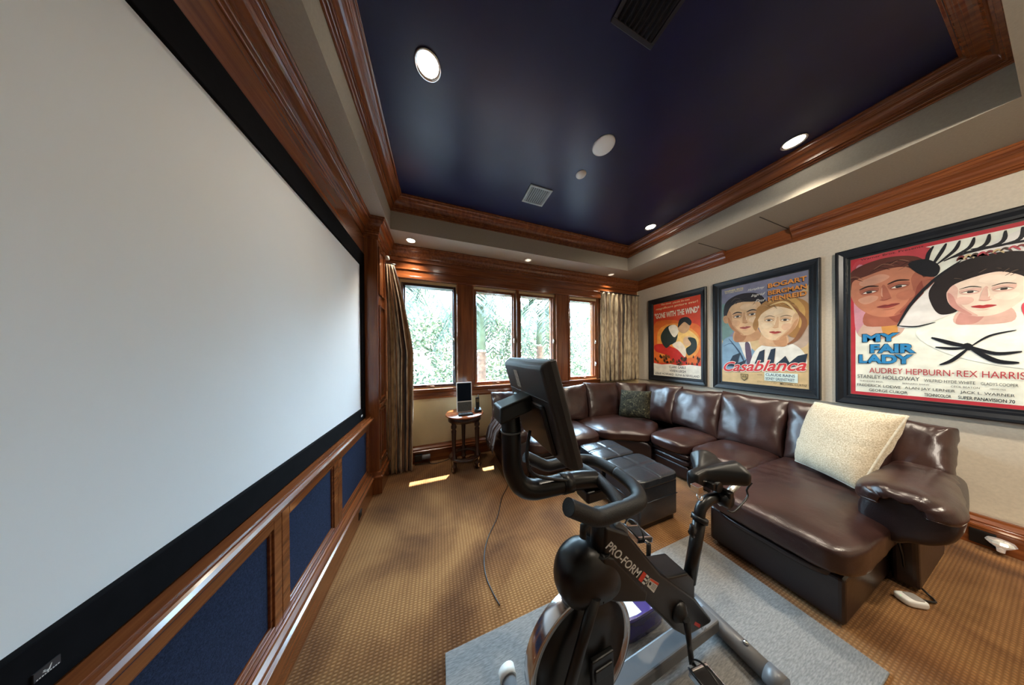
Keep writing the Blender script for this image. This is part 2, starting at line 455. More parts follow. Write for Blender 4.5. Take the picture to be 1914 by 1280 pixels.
# ------------------------------------------------------------------ the room
XL, XR, YW, YB = -.74, 3.80, 3.00, -1.60
ZS, ZC = 2.857, 3.20                       # soffit, coffer ceiling
CX0, CX1, CY0, CY1 = -.50, 3.06, .10, 2.60  # the coffer
struct(MB().box(XL - .15, XR + .15, YB - .15, YW + .15, -.12, 0).build('floor', M_carpet))
m = MB(); m.box(CX0 - .1, CX1 + .1, CY0 - .1, CY1 + .1, ZC, ZC + .08)
struct(m.build('ceiling', M_navy))
m = MB()
m.box(XL - .15, CX0, YB - .15, YW + .15, ZS, ZC + .12); m.box(CX1, XR + .15, YB - .15, YW + .15, ZS, ZC + .12)
m.box(CX0, CX1, CY1, YW + .15, ZS, ZC + .12); m.box(CX0, CX1, YB - .15, CY0, ZS, ZC + .12)
struct(m.build('ceiling_soffit', M_soffit))
struct(MB().box(XL - .15, XL, YB, YW, 0, ZS).build('wall_left', M_wall))
struct(MB().box(XL - .15, XR + .15, YB - .15, YB, 0, ZS).build('wall_back', M_wall))
m = MB(); m.box(XR, XR + .15, YB, YW, 0, ZS)
m.box(XR - .012, XR, YB, YW, .925, ZS - .001)
struct(m.build('wall_right', M_wall))
# window wall with four openings
WZ0, WZ1 = 1.0, 2.40
wins = [(-.46, .230), (.490, 1.135), (1.201, 1.842), (2.130, 2.725)]
m = MB(); m.box(XL - .15, XR + .15, YW, YW + .15, 0, WZ0); m.box(XL - .15, XR + .15, YW, YW + .15, WZ1, ZC + .12)
xs = [XL - .15] + [q for w in wins for q in w] + [XR + .15]
for i in range(0, len(xs), 2): m.box(xs[i], xs[i + 1], YW, YW + .15, WZ0, WZ1)
struct(m.build('wall_window_side', M_cream))

def crown(z1, h, d):               # a stepped crown profile that hangs from z1
    q = [(0, 0), (.10, 0), (.13, .02), (.13, .05), (.10, .07), (.10, .11), (.20, .12), (.24, .145), (.24, .175), (.20, .20), (.20, .23), (.30, .235), (.30, .27)]
    q += [(.30 + .40 * (1 - math.cos(k * PI / 14)), .27 + .40 * math.sin(k * PI / 14)) for k in range(1, 8)]
    q += [(.70, .70), (.78, .71), (.78, .745)] + [(.78 + .14 * math.sin(k * PI / 10), .745 + .12 * (1 - math.cos(k * PI / 10))) for k in range(1, 6)] + [(.92, .90), (1, .91), (1, 1), (0, 1)]
    return [(a * d, z1 - h + b * h) for a, b in q]
struct(MB().sweep([(CX0, CY0), (CX1, CY0), (CX1, CY1), (CX0, CY1)], crown(ZC, .135, .135), True, 1).build('trim_1', WY, bevel=.002))
XP = -.598                          # pilaster face
m = MB().sweep([(XL + .02, YB), (XL + .02, 2.48), (XP, 2.48), (XP, YW - .005), (XR - .012, YW - .005), (XR - .012, 1.645)], crown(ZS, .175, .085), False, -1)
struct(m.build('trim_2', WY, bevel=.002))
struct(MB().sweep([(XR - .012, 1.085), (XR - .012, YB)], crown(ZS, .175, .085), False, -1).build('trim_3', WY, bevel=.002))
struct(MB().box(XR - .03, XR - .012, 1.05, 1.68, ZS - .172, ZS - .002).build('trim_4', WY))
# access panel joints in the soffit
m = MB()
for y in (1.115, 1.645): m.box(CX1 + .10, XR - .03, y - .003, y + .003, ZS - .003, ZS + .001)
struct(m.build('trim_5', plain('dark_joint', (.03, .026, .02), .8, nscale=20)))
# header boards over the windows, sill and apron, posts
m = MB(); m.box(XP, 3.72, 2.955, YW - .001, 2.44, 2.70)
m.box(XP, 3.72, 2.935, 2.955, 2.655, 2.69); m.box(XP, 3.72, 2.94, 2.955, 2.555, 2.575); m.box(XP, 3.72, 2.93, 2.955, 2.44, 2.475)
struct(m.build('trim_6', WX, bevel=.004))
m = MB(); m.sweep([(XP + .1, YW - .001), (2.80, YW - .001)], [(0, .845), (.03, .845), (.035, .87), (.028, .885), (.028, .925), (.045, .94), (.05, .955), (.075, .962), (.08, .985), (0, .985)], False, -1)
struct(m.build('trim_7', WX, bevel=.003))
for i, (a, b) in enumerate([(.243, .477), (1.147, 1.189), (1.855, 2.117), (2.738, 2.80)]):
    m = MB(); m.box(a, b, 2.955, YW - .001, .985, 2.44)
    if b - a > .1: m.box(a, a + .022, 2.94, 2.955, .985, 2.44); m.box(b - .022, b, 2.94, 2.955, .985, 2.44)
    struct(m.build('trim_%d' % (8 + i), WZ if i else WZ, bevel=.004))
struct(MB().box(XP, -.475, 2.955, YW - .001, .985, 2.44).build('trim_12', WZ))
# baseboards
bbp = [(0, 0), (.022, 0), (.022, .135), (.030, .145), (.030, .16), (.022, .17), (.026, .185), (.014, .205), (.012, .222), (0, .222)]
bb2 = [(a * 1.9, z) for a, z in bbp]
struct(MB().sweep([(XP, YW - .001), (XR - .001, YW - .001)], bb2, False, -1).build('baseboard_window_side', WX, bevel=.002))
struct(MB().sweep([(XR - .001, YW - .05), (XR - .001, YB)], bb2, False, -1).build('baseboard_right', WY, bevel=.002))
struct(MB().sweep([(-.685, YB), (-.685, 2.462)], [(0, 0), (.035, 0), (.035, .15), (.045, .16), (.045, .175), (.030, .182), (.030, .20), (.014, .215), (.012, .228), (0, .228)], False, -1).build('baseboard_left', WY, bevel=.002))

# windows
for i, (a, b) in enumerate(wins):
    w = thing('window_%d' % (i + 1), ((a + b) / 2, YW + .05, WZ0), None, None); w['kind'] = 'structure'
    m = MB(); y0, y1 = YW - .015, YW + .11
    m.box(a + .001, a + .03, y0, y1, WZ0, WZ1); m.box(b - .03, b - .001, y0, y1, WZ0, WZ1)
    m.box(a + .03, b - .03, y0, y1, WZ0, WZ0 + .035); m.box(a + .03, b - .03, y0, y1, WZ1 - .035, WZ1)
    m.box(a + .03, a + .045, YW + .02, YW + .07, WZ0 + .035, WZ1 - .035); m.box(b - .045, b - .03, YW + .02, YW + .07, WZ0 + .035, WZ1 - .035)
    m.build('window_frame', WDARK if i == 0 else WZ, w, bevel=.004)
    MB().box(a + .03, b - .03, YW + .043, YW + .049, WZ0 + .03, WZ1 - .03).build('pane', M_glass, w)
    m = MB()
    for z in (1.22, 1.62): m.box(b - .034, b - .022, YW - .03, YW - .013, z, z + .07); m.cyl((b - .028, YW - .03, z + .05), (b - .028, YW - .045, z + .02), .006)
    m.build('latch', M_chrome, w)
    m = MB(); m.box((a + b) / 2 - .05, (a + b) / 2 + .05, YW - .03, YW - .013, WZ0 + .004, WZ0 + .022); m.cyl(((a + b) / 2, YW - .03, WZ0 + .013), ((a + b) / 2 + .06, YW - .045, WZ0 + .012), .006)
    m.build('crank', plain('bronze_crank', (.12, .05, .025), .35, metal=.6, nscale=20), w)
    pl = bpy.data.lights.new('window_portal', 'AREA'); pl.shape = 'RECTANGLE'; pl.size = b - a; pl.size_y = WZ1 - WZ0; pl.cycles.is_portal = True
    po = bpy.data.objects.new('window_portal', pl); C.objects.link(po); po.location = ((a + b) / 2, YW + .14, (WZ0 + WZ1) / 2); po.rotation_euler = (-PI / 2, 0, 0)

# pilaster beside the screen
m = MB(); m.box(XL, XP, 2.482, YW, 0, ZS - .17)
m.box(XL, XP + .012, 2.47, 2.76, ZS - .20, ZS - .172)
m.sweep([(XL, 2.482), (XP, 2.482), (XP, 2.80)], [(0, 0), (.028, 0), (.028, .15), (.036, .16), (.036, .18), (.02, .19), (.016, .22), (0, .228)], False, -1)
for z0, z1 in ((.33, .86), (.97, 1.98), (2.09, 2.60)):
    m.box(XP, XP + .012, 2.51, 2.525, z0, z1); m.box(XP, XP + .012, 2.72, 2.735, z0, z1)
    m.box(XP, XP + .014, 2.51, 2.735, z0, z0 + .016); m.box(XP, XP + .014, 2.51, 2.735, z1 - .016, z1)
m.box(XP, XP + .016, 2.482, 2.76, .895, .93)
struct(m.build('trim_13', WZ, bevel=.003))

# wainscot under the screen
struct(MB().box(XL, -.715, YB, 2.482, 0, .80).build('trim_14', WY))
m = MB()
m.box(-.716, -.672, YB, 2.482, .790, .806)
m.sweep([(-.685, YB), (-.685, 2.482)], [(-.02, .735), (.006, .735), (.006, .742), (.018, .748), (.018, .756), (.034, .764), (.042, .776), (.042, .786), (.034, .796), (.026, .800), (-.02, .800)], False, -1)
struct(m.build('trim_15', WY, bevel=.0015))
panels = [(1.848, 2.435), (1.285, 1.727), (.52, 1.188), (-.12, .40), (-.80, -.24)]
edges = [(1.788, 2.482), (1.236, 1.785), (.458, 1.233), (-.18, .455), (YB, -.183)]
for i, ((a, b), (e0, e1)) in enumerate(zip(panels, edges)):
    m = MB()
    m.box(-.715, -.685, e0, a, .228, .735); m.box(-.715, -.685, b, e1, .228, .735)
    m.box(-.715, -.685, a, b, .69, .735); m.box(-.715, -.685, a, b, .228, .262)
    for q in ((a, a + .012, .262, .69), (b - .012, b, .262, .69), (a, b, .678, .69), (a, b, .262, .274)): m.box(-.706, -.692, *q)
    struct(m.build('trim_%d' % (16 + i), WY, bevel=.002))
pl_lab = ['navy cloth panel in the wood wainscot, farthest one, beside the pilaster', 'navy cloth panel in the wood wainscot, middle one of the three in view', 'large navy cloth panel in the wood wainscot nearest the camera', None, None]
for (a, b), lab in zip(panels, pl_lab):
    if lab: tag(MB().box(-.7145, -.7005, a + .012, b - .012, .274, .678).build('fabric_panel', M_panel, bevel=.003), lab, 'wall panel', 'navy wainscot panels')
# board above the screen
struct(MB().box(XL, XL + .02, YB, 2.482, 2.487, ZS - .01).build('trim_22', WY))

# projection screen
SB, ST, SR, SL = .918, 2.339, 2.388, -.16
t = thing('projection_screen', (-.73, 1.1, .806), 'huge matte white projection screen in a black velvet frame', 'projection screen')
MB().box(-.7385, -.730, SL, SR, SB, ST).build('screen_surface', M_screen, t)
m = MB(); m.box(-.7385, -.716, -.28, 2.481, .807, SB); m.box(-.7385, -.716, -.28, 2.481, ST, 2.486); m.box(-.7385, -.716, SR, 2.481, SB, ST); m.box(-.7385, -.716, -.28, SL, SB, ST)
m.build('velvet_frame', M_velvet, t, bevel=.004)
def badge(y0, y1, z0, z1):
    b = MB().box(-.7158, -.7135, y0, y1, z0, z1).build('maker_badge', plain('badge_grey', (.035, .035, .04), .3, nscale=30), t); b['label'] = 'small grey badge with a white winged mark'
    m = MB(); F = lambda u, v: Vector((-.7130, lerp(y0, y1, u), lerp(z1, z0, v)))
    for a in ([(.28, .50), (.40, .42), (.52, .58), (.62, .14), (.66, .16), (.58, .70), (.50, .78)], [(.30, .34), (.38, .34), (.50, .62), (.44, .66)]): m.poly([F(*q) for q in a])
    for k in range(9): m.poly([F(.07 + k * .1, .80), F(.14 + k * .1, .80), F(.14 + k * .1, .92), F(.07 + k * .1, .92)])
    m.build('badge_mark', M_white, b)
q0, q1, q2 = px(113.5, 1221.4, -.7135), px(113.5, 1237.7, -.7135), px(62.7, 1256.5, -.7135)
badge(q2.y, q0.y, q1.z, q0.z)
m = MB().box(-.7158, -.7135, 2.345, 2.385, .845, .862); b = m.build('maker_label', M_white, t)

# recessed lamps, speaker, sensors and vents
def can(loc, r, name, lab, lit=True, grp='ceiling downlights', e=1.0, size=75):
    t = thing(name, loc, lab, 'downlight', grp)
    MB().lathe([(r * .80, -.0005), (r, -.0005), (r * 1.02, -.006), (r * .95, -.010), (r * .80, -.004), (r * .78, -.0005)], loc, 32).build('trim_ring', M_chrome if loc[2] > 3 else M_white, t)
    MB().lathe([(0, -.006), (r * .4, -.0055), (r * .8, -.001)], loc, 28).build('bulb', M_bulb if lit else M_bulbdim, t)
    if e: lamp('downlight_beam', (loc[0], loc[1], loc[2] - .03), LAMP_W * e, size, .7, r * .7)
can((-.048, 1.328, ZC), .075, 'ceiling_downlight', 'glaring round downlight in the navy ceiling above the screen', e=.45, size=100)
can((2.804, .795, ZC), .07, 'ceiling_downlight', 'lit downlight in the navy ceiling above the middle poster', e=1.6, size=92)
can((2.789, 2.004, ZC), .07, 'ceiling_downlight', 'lit downlight in the navy ceiling near the far right coffer corner', e=1.6, size=92)
can((1.38, .33, ZC), .07, 'ceiling_downlight', 'added downlight overhead in the navy ceiling, out of view beside the dark vent', e=1.6, size=90)  # unseen overhead lamp, added to the visible ones
can((-.314, 2.775, ZS), .055, 'soffit_downlight', 'lit downlight in the soffit above the left curtain', e=.9, size=100, grp='soffit downlights')
can((1.275, 2.792, ZS), .055, 'soffit_downlight', 'unlit downlight in the soffit above the middle windows', lit=False, e=0, grp='soffit downlights')
can((2.92, 2.825, ZS), .055, 'soffit_downlight', 'dim downlight in the soffit above the right curtain', lit=False, e=.35, size=100, grp='soffit downlights')
# unseen soffit lamps behind the camera; the second is added to brighten the posters
lamp('downlight_beam', (3.0, -.65, ZS - .03), LAMP_W * 2.4, 130, .7, .05)
lamp('added_poster_fill', (1.5, -.75, ZS - .05), LAMP_W * 2.6, 105, .8, .05, (1, .90, .76), (.80, .62, -.42))
tag(MB().lathe([(0, -.012), (.07, -.012), (.085, -.007), (.09, 0), (0, 0)], (1.322, 1.349, ZC - .0005), 32).build('ceiling_speaker', M_white), 'larger round white disc on the navy ceiling, a speaker', 'speaker')
tag(MB().lathe([(0, -.02), (.03, -.018), (.045, -.008), (.05, 0), (0, 0)], (1.324, 1.64, ZC - .0005), 28).build('smoke_detector', M_white), 'small round white disc on the navy ceiling between speaker and vent', 'smoke detector')
def vent(x0, x1, y0, y1, fm, lab, n):
    t = thing('ceiling_vent', ((x0 + x1) / 2, (y0 + y1) / 2, ZC), lab, 'vent')
    m = MB(); e = .022; z0, z1 = ZC - .012, ZC - .0005
    m.box(x0, x1, y0, y0 + e, z0, z1); m.box(x0, x1, y1 - e, y1, z0, z1); m.box(x0, x0 + e, y0 + e, y1 - e, z0, z1); m.box(x1 - e, x1, y0 + e, y1 - e, z0, z1)
    m.build('vent_frame', fm, t, bevel=.003)
    m = MB()
    for k in range(n):
        x = lerp(x0 + e, x1 - e, (k + .5) / n)
        m.prism([(x - .0055, y0 + e, ZC - .002), (x - .0035, y0 + e, ZC - .002), (x + .0055, y0 + e, ZC - .016), (x + .0035, y0 + e, ZC - .016)], (0, y1 - y0 - 2 * e, 0))
    m.build('louvre', fm, t)
    MB().box(x0 + e, x1 - e, y0 + e, y1 - e, ZC - .0015, ZC - .0006).build('duct_shade', plain('black_duct_shade', (.004, .004, .005), .9, nscale=9), t)  # black sheet that paints the shade behind the louvres
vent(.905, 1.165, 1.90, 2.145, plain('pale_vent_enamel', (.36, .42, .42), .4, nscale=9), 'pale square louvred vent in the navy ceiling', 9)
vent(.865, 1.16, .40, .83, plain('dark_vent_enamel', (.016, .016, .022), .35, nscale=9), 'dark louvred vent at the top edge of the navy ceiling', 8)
tag(MB().lathe([(0, 0), (.02, .002), (.024, .02), (.018, .045), (0, .05)], (XP + .035, 2.745, 2.565), 18).box(XP + .0165, XP + .03, 2.735, 2.757, 2.575, 2.60).build('motion_sensor', M_white), 'tiny white sensor high on the pilaster above the left curtain', 'sensor')

# ------------------------------------------------------------------ curtains
def curtain(name, lab, xa, xb, y, z0, z1, npl, cols, freq, seed, amp=.035, lining=None):
    t = thing(name, ((xa(0) + xb(0)) / 2, y, z0), lab, 'curtain', 'striped curtains')
    m = MB(); nu, nv = npl * 14, 46
    def fn(u, v):
        z = lerp(z1, z0, v); a, b = xa(v), xb(v)
        ph = u * npl * 2 * PI + .5 * math.sin(v * 2.2 + u * 9 + seed) + .35 * noise.noise(Vector((u * 6, v * 2.2, seed)))
        amp2 = amp * (.75 + .5 * noise.noise(Vector((u * 4, v * 1.5, seed + 4)))) * (.8 + .35 * v)
        return Vector((lerp(a, b, u) + .012 * math.sin(2 * ph) + .006 * noise.noise(Vector((u * 20, v * 6, 1))), y + amp2 * math.sin(ph) + .01 * noise.noise(Vector((u * 8, v * 9, seed))), z))
    vs, fs = m.grid(fn, nu, nv)
    uv = m.bm.loops.layers.uv.new('cloth'); idx = {v: k for k, v in enumerate(vs)}
    for f in fs:
        for l in f.loops:
            k = idx[l.vert]; l[uv].uv = ((k % (nu + 1)) / nu, (k // (nu + 1)) / nv)
    m.build('curtain_cloth', stripes_mat('striped_silk_' + str(seed), cols, freq), t, solid=.003)
    m = MB().tube([(xa(0) - .01, y, z1 + .012), (xb(0) + .02, y, z1 + .012)], .010, 12)
    m.build('curtain_rod', M_satin, t)
def wl(v):
    p = [(0, -.505), (.16, -.40), (.30, -.335), (.42, -.29), (.7, -.305), (1, -.32)]
    for (a, x), (b, q) in zip(p, p[1:]):
        if v <= b: return lerp(x, q, (v - a) / (b - a))
    return p[-1][1]
colL = [(0, (.40, .22, .085)), (.12, (.015, .008, .012)), (.19, (.66, .52, .33)), (.32, (.17, .075, .03)), (.38, (.50, .32, .14)), (.52, (.010, .007, .014)), (.62, (.74, .64, .46)), (.72, (.34, .17, .06)), (.86, (.02, .010, .014)), (.92, (.70, .60, .44))]
curtain('striped_curtain', 'long brown and gold striped curtain hanging beside the pilaster', lambda v: -.59, wl, 2.80, .012, 2.53, 5, colL, 2.3, 1)
colR = [(0, (.46, .35, .20)), (.2, (.13, .075, .035)), (.27, (.56, .46, .30)), (.48, (.30, .20, .10)), (.57, (.03, .018, .012)), (.64, (.52, .41, .25)), (.84, (.17, .10, .05))]
curtain('striped_curtain', 'striped curtain hanging behind the sofa corner, right of the windows', lambda v: 2.74 - .02 * v, lambda v: 3.66, 2.885, .93, 2.545, 9, colR, 6, 2, .03)

# ------------------------------------------------------------------ the garden outside
struct(MB().box(-9, 16, YW + .15, 22, -.4, -.2).build('ground_outside', plain('bluish_ground_bounce', (.13, .135, .15), .9, nscale=3, namt=.3)))  # unseen ground; its grey-blue is picked for the reflection in the ceiling
struct(MB().box(-3, 7, YW + .15, 3.61, 3.0, 3.12).build('roof_eave', plain('eave_stucco', (.5, .42, .33), .9, nscale=9)))  # unseen overhang, sized so that it trims the sun to a narrow strip
def leaves(m, n, fn, size, seed):
    R = random.Random(seed)
    for _ in range(n):
        p, nrm = fn(R)
        a = Vector((R.uniform(-1, 1), R.uniform(-1, 1), R.uniform(-.6, 1))); d = a.normalized()
        s = d.cross(Vector((R.uniform(-1, 1), R.uniform(-1, 1), R.uniform(-1, 1)))).normalized()
        k = size * R.uniform(.6, 1.3)
        m.add([p - d * k, p + s * k * .42 + d * .1 * k, p + d * k, p - s * k * .42 + d * .1 * k], [(0, 1, 2, 3)])
def hedge_pt(y, zt, seed):
    def f(R):
        while True:
            x = R.uniform(-4.5, 11); z = R.uniform(-.3, 4.6)
            top = zt + 1.1 * noise.noise(Vector((x * .55, seed, 0))) + .5 * noise.noise(Vector((x * 1.6, seed, 3)))
            if z < top and noise.noise(Vector((x * 1.1, z * 1.1, seed))) > -.32: break
        yy = y + .55 * noise.noise(Vector((x * .9, z * .9, seed))) + R.uniform(-.12, .5)
        return Vector((x, yy, z)), None
    return f
for k, (y, zt, c1, c2, n, sz, lab) in enumerate([(5.6, 2.5, (.024, .042, .018), (.155, .16, .085), 24000, .06, 'dense sunlit hedge of small leaves right outside the windows'), (8.2, 3.4, (.014, .03, .015), (.08, .095, .05), 14000, .10, 'darker bushes rising behind the sunlit hedge')]):
    m = MB(); leaves(m, n, hedge_pt(y, zt, 3 + k), sz, 5 + k)
    tag(m.build('garden_hedge', leaf_mat('hedge_leaf_%d' % k, c1, c2)), lab, 'hedge', kind='stuff')
def palm(loc, r, h, zg, lab, seed, n=13, L=1.9):
    R = random.Random(seed)
    t = thing('palm_tree', loc, lab, 'tree', 'palms outside the windows')
    x, y, z = loc
    prof = []
    k = 26
    for i in range(k): zz = lerp(0, zg - z, i / k); prof += [(r * (1.10 if i % 2 else .98), zz), (r * (1.14 if i % 2 else 1.0), zz + .02)]
    MB().lathe(prof, loc, 18).build('trunk', plain('ringed_palm_bark_%d' % seed, (.13, .075, .055), .9, nscale=14, namt=.4, bump=.5, bscale=30), t)
    MB().lathe([(r * 1.12, zg - z), (r * 1.0, zg - z + .4), (r * .8, h - z), (r * .4, h - z + .35)], loc, 18).build('crownshaft', plain('green_crownshaft_%d' % seed, (.085, .11, .07), .5, nscale=7, namt=.3), t)
    m = MB()
    for i in range(n):
        q = 2 * PI * i / n + R.uniform(-.2, .2); up = R.uniform(.1, .9); l = L * R.uniform(.8, 1.1)
        pts = []
        for s in range(15):
            f = s / 14
            pts.append(Vector((x + math.cos(q) * l * f, y + math.sin(q) * l * f, h + .25 + up * f * 1.1 - (1.2 + up) * f * f * 1.25)))
        m.tube(pts, [.016 * (1 - .8 * s / 14) for s in range(15)], 5)
        for s in range(2, 15):
            d = (pts[s] - pts[s - 1]).normalized(); sd = d.cross(Vector((0, 0, 1))).normalized()
            for g in (-1, 1):
                for j in (0, .33, .66):
                    b0 = pts[s - 1].lerp(pts[s], j)
                    le = .42 * (1 - abs(s / 14 - .45)) * R.uniform(.8, 1.1)
                    tip = b0 + sd * g * le * .75 + d * le * .45 + Vector((0, 0, -le * R.uniform(.2, .75)))
                    w = d * .018
                    m.add([b0 - w, b0 + w, b0.lerp(tip, .55) + w * 1.1 + Vector((0, 0, .02)), tip, b0.lerp(tip, .55) - w * 1.1 + Vector((0, 0, .02))], [(0, 1, 2, 3, 4)])
    m.build('fronds', leaf_mat('palm_frond_%d' % seed, (.018, .034, .024), (.09, .115, .07)), t)
palm((.98, 5.0, -.2), .12, 2.75, 1.55, 'palm with brown ringed trunk and pale green shaft in the second window', 1, 13, 1.3)
palm((2.62, 4.95, -.2), .11, 2.7, 1.7, 'palm with drooping dark fronds in the third and fourth windows', 2, 15, 1.35)
palm((-.75, 4.95, -.2), .11, 2.95, 1.8, 'palm with fronds hanging into the top of the leftmost window', 3, 15, 1.35)

# ------------------------------------------------------------------ framed posters
XF = XR - .012                       # face of the upper wall
class Art:
    def __init__(self, y0, y1, z0, z1, x):
        self.r = (y0, y1, z0, z1); self.x = x; self.m = MB(); self.mats = []; self.n = 0
    def mi(self, h):
        k = ink(h)
        if k not in self.mats: self.mats.append(k)
        return self.mats.index(k)
    def V(self, u, v):
        y0, y1, z0, z1 = self.r
        return Vector((self.x - self.n * .00006, lerp(y0, y1, u), lerp(z1, z0, v)))
    def shape(self, pts, col, smooth=True):
        self.n += 1
        p = [(q.x, q.y) for q in curve([(a, b, 0) for a, b in pts], 6, True)] if smooth else pts
        p = [(min(1, max(0, a)), min(1, max(0, b))) for a, b in p]
        self.m.poly([self.V(*q) for q in p], self.mi(col))
    def rect(self, u0, v0, u1, v1, col): self.shape([(u0, v0), (u1, v0), (u1, v1), (u0, v1)], col, False)
    def text(self, s, u0, v0, u1, v1, col, bold=0, shear=0, warp=None, spacing=1.0):
        self.n += 1; fit_text(self.m, s, self.V, u0, v0, u1, v1, self.mi(col), bold, shear, spacing, warp)
    def stroke(self, pts, w, col):
        c = curve([(a, b, 0) for a, b in pts], 6); n = len(c); L = []; R = []
        for i, p in enumerate(c):
            d = (c[min(i + 1, n - 1)] - c[max(i - 1, 0)]).normalized(); q = Vector((-d.y, d.x * .56, 0)) * w * (.35 + math.sin(PI * i / (n - 1)) * .65)
            L.append((p.x + q.x, p.y + q.y)); R.append((p.x - q.x, p.y - q.y))
        self.shape(L + R[::-1], col, False)
    def local(self, cx, cy, s, tilt, flip=1):
        c, sn = math.cos(tilt), math.sin(tilt)
        def T(pts): return [(cx + (x * flip * c - y * sn) * s * 1.8, cy + (x * flip * sn + y * c) * s) for x, y in pts]
        return T
def mix(a, b, t):
    A_ = [int(a[i:i+2], 16) for i in (1, 3, 5)]; B_ = [int(b[i:i+2], 16) for i in (1, 3, 5)]
    return '#%02x%02x%02x' % tuple(int(lerp(p, q, t)) for p, q in zip(A_, B_))
def portrait(A, cx, cy, s, tilt, flip, skin, shade, hair, lips, woman=False, seed=1):
    T = A.local(cx, cy, s, tilt, flip); R = random.Random(seed)
    hi = mix(skin, '#fff4e2', .22); mid = mix(skin, shade, .5); hl = mix(hair, '#d8b890', .35); dk = mix(hair, '#000000', .45)
    A.shape(T([(-.17, .30), (.15, .30), (.20, .60), (-.22, .60)]), mid)
    A.shape(T([(-.02, .40), (.15, .34), (.20, .60), (.04, .60)]), shade)
    if woman:
        A.shape(T([(-.36, -.24), (-.22, -.48), (.06, -.54), (.34, -.42), (.47, -.12), (.43, .20), (.34, .40), (.20, .34), (.28, .10), (.26, -.18)]), hair)
        A.shape(T([(-.36, -.10), (-.30, .10), (-.33, .26), (-.40, .12)]), hair)
    A.shape(T([(-.31, -.20), (-.20, -.40), (.08, -.43), (.28, -.26), (.31, .0), (.26, .24), (.12, .43), (-.02, .48), (-.16, .41), (-.27, .22), (-.31, .02)]), skin)
    A.shape(T([(.29, -.2), (.31, .02), (.26, .24), (.12, .43), (.03, .46), (.14, .30), (.21, .12), (.22, -.10)]), mid)
    A.shape(T([(.30, -.02), (.26, .24), (.13, .42), (.08, .43), (.20, .24), (.25, .05)]), shade)
    A.shape(T([(-.20, -.22), (-.02, -.28), (.06, -.20), (-.04, -.13), (-.18, -.13)]), hi)
    A.shape(T([(-.25, .10), (-.15, .06), (-.07, .10), (-.10, .17), (-.20, .20)]), hi)
    A.shape(T([(.10, .10), (.20, .08), (.22, .18), (.14, .24), (.08, .18)]), mix(skin, lips, .16))
    cap = [(-.335, -.02), (-.36, -.26), (-.22, -.48), (.06, -.54), (.30, -.42), (.37, -.14), (.33, .02), (.29, -.14), (.20, -.30), (.04, -.34), (-.14, -.30), (-.26, -.26), (-.30, -.10)]
    if woman: cap = [(-.34, .0), (-.38, -.24), (-.24, -.48), (.06, -.55), (.32, -.43), (.42, -.14), (.34, .04), (.27, -.16), (.12, -.27), (-.06, -.33), (-.18, -.27), (-.28, -.16)]
    A.shape(T(cap), hair)
    for k in range(9):
        a = R.uniform(-.28, .26); r = R.uniform(.37, .50)
        A.stroke(T([(a - .07, -r + .05 + abs(a) * .3), (a + .02, -r + abs(a) * .35), (a + .10, -r + .07 + abs(a) * .4)]), .010 * s, hl if k % 2 else dk)
    if not woman:
        A.shape(T([(.30, -.06), (.38, -.05), (.37, .09), (.30, .12)]), mid); A.stroke(T([(.32, -.02), (.355, -.01), (.34, .07)]), .008 * s, shade)
    for ex in (-.135, .115):
        A.shape(T([(ex - .085, -.06), (ex, -.075), (ex + .085, -.05), (ex + .06, .03), (ex - .06, .035)]), mid)
        A.shape(T([(ex - .060, .0), (ex, -.022), (ex + .060, .002), (ex, .018)]), '#ece4d6')
        A.shape(T([(ex - .024, -.016), (ex + .020, -.016), (ex + .020, .014), (ex - .022, .014)]), '#2a2624')
        A.stroke(T([(ex - .072, .003), (ex, -.030), (ex + .076, .002)]), .010 * s, '#241a18')
        A.stroke(T([(ex - .085, -.075), (ex, -.108), (ex + .09, -.075)]), (.015 if woman else .026) * s, dk)
    A.shape(T([(-.02, -.06), (.01, -.06), (.035, .14), (.02, .175), (-.03, .18), (-.045, .15)]), mid)
    A.stroke(T([(-.02, -.04), (-.035, .08), (-.03, .12)]), .012 * s, hi)
    A.stroke(T([(-.06, .165), (-.02, .185), (.04, .165)]), .014 * s, shade)
    A.shape(T([(-.10, .285), (-.035, .262), (0, .272), (.035, .262), (.095, .282), (.02, .322), (-.03, .322)]), lips)
    A.stroke(T([(-.10, .287), (0, .288), (.095, .284)]), .008 * s, '#4a1c1a')
    A.stroke(T([(-.05, .345), (0, .352), (.05, .345)]), .012 * s, mid)

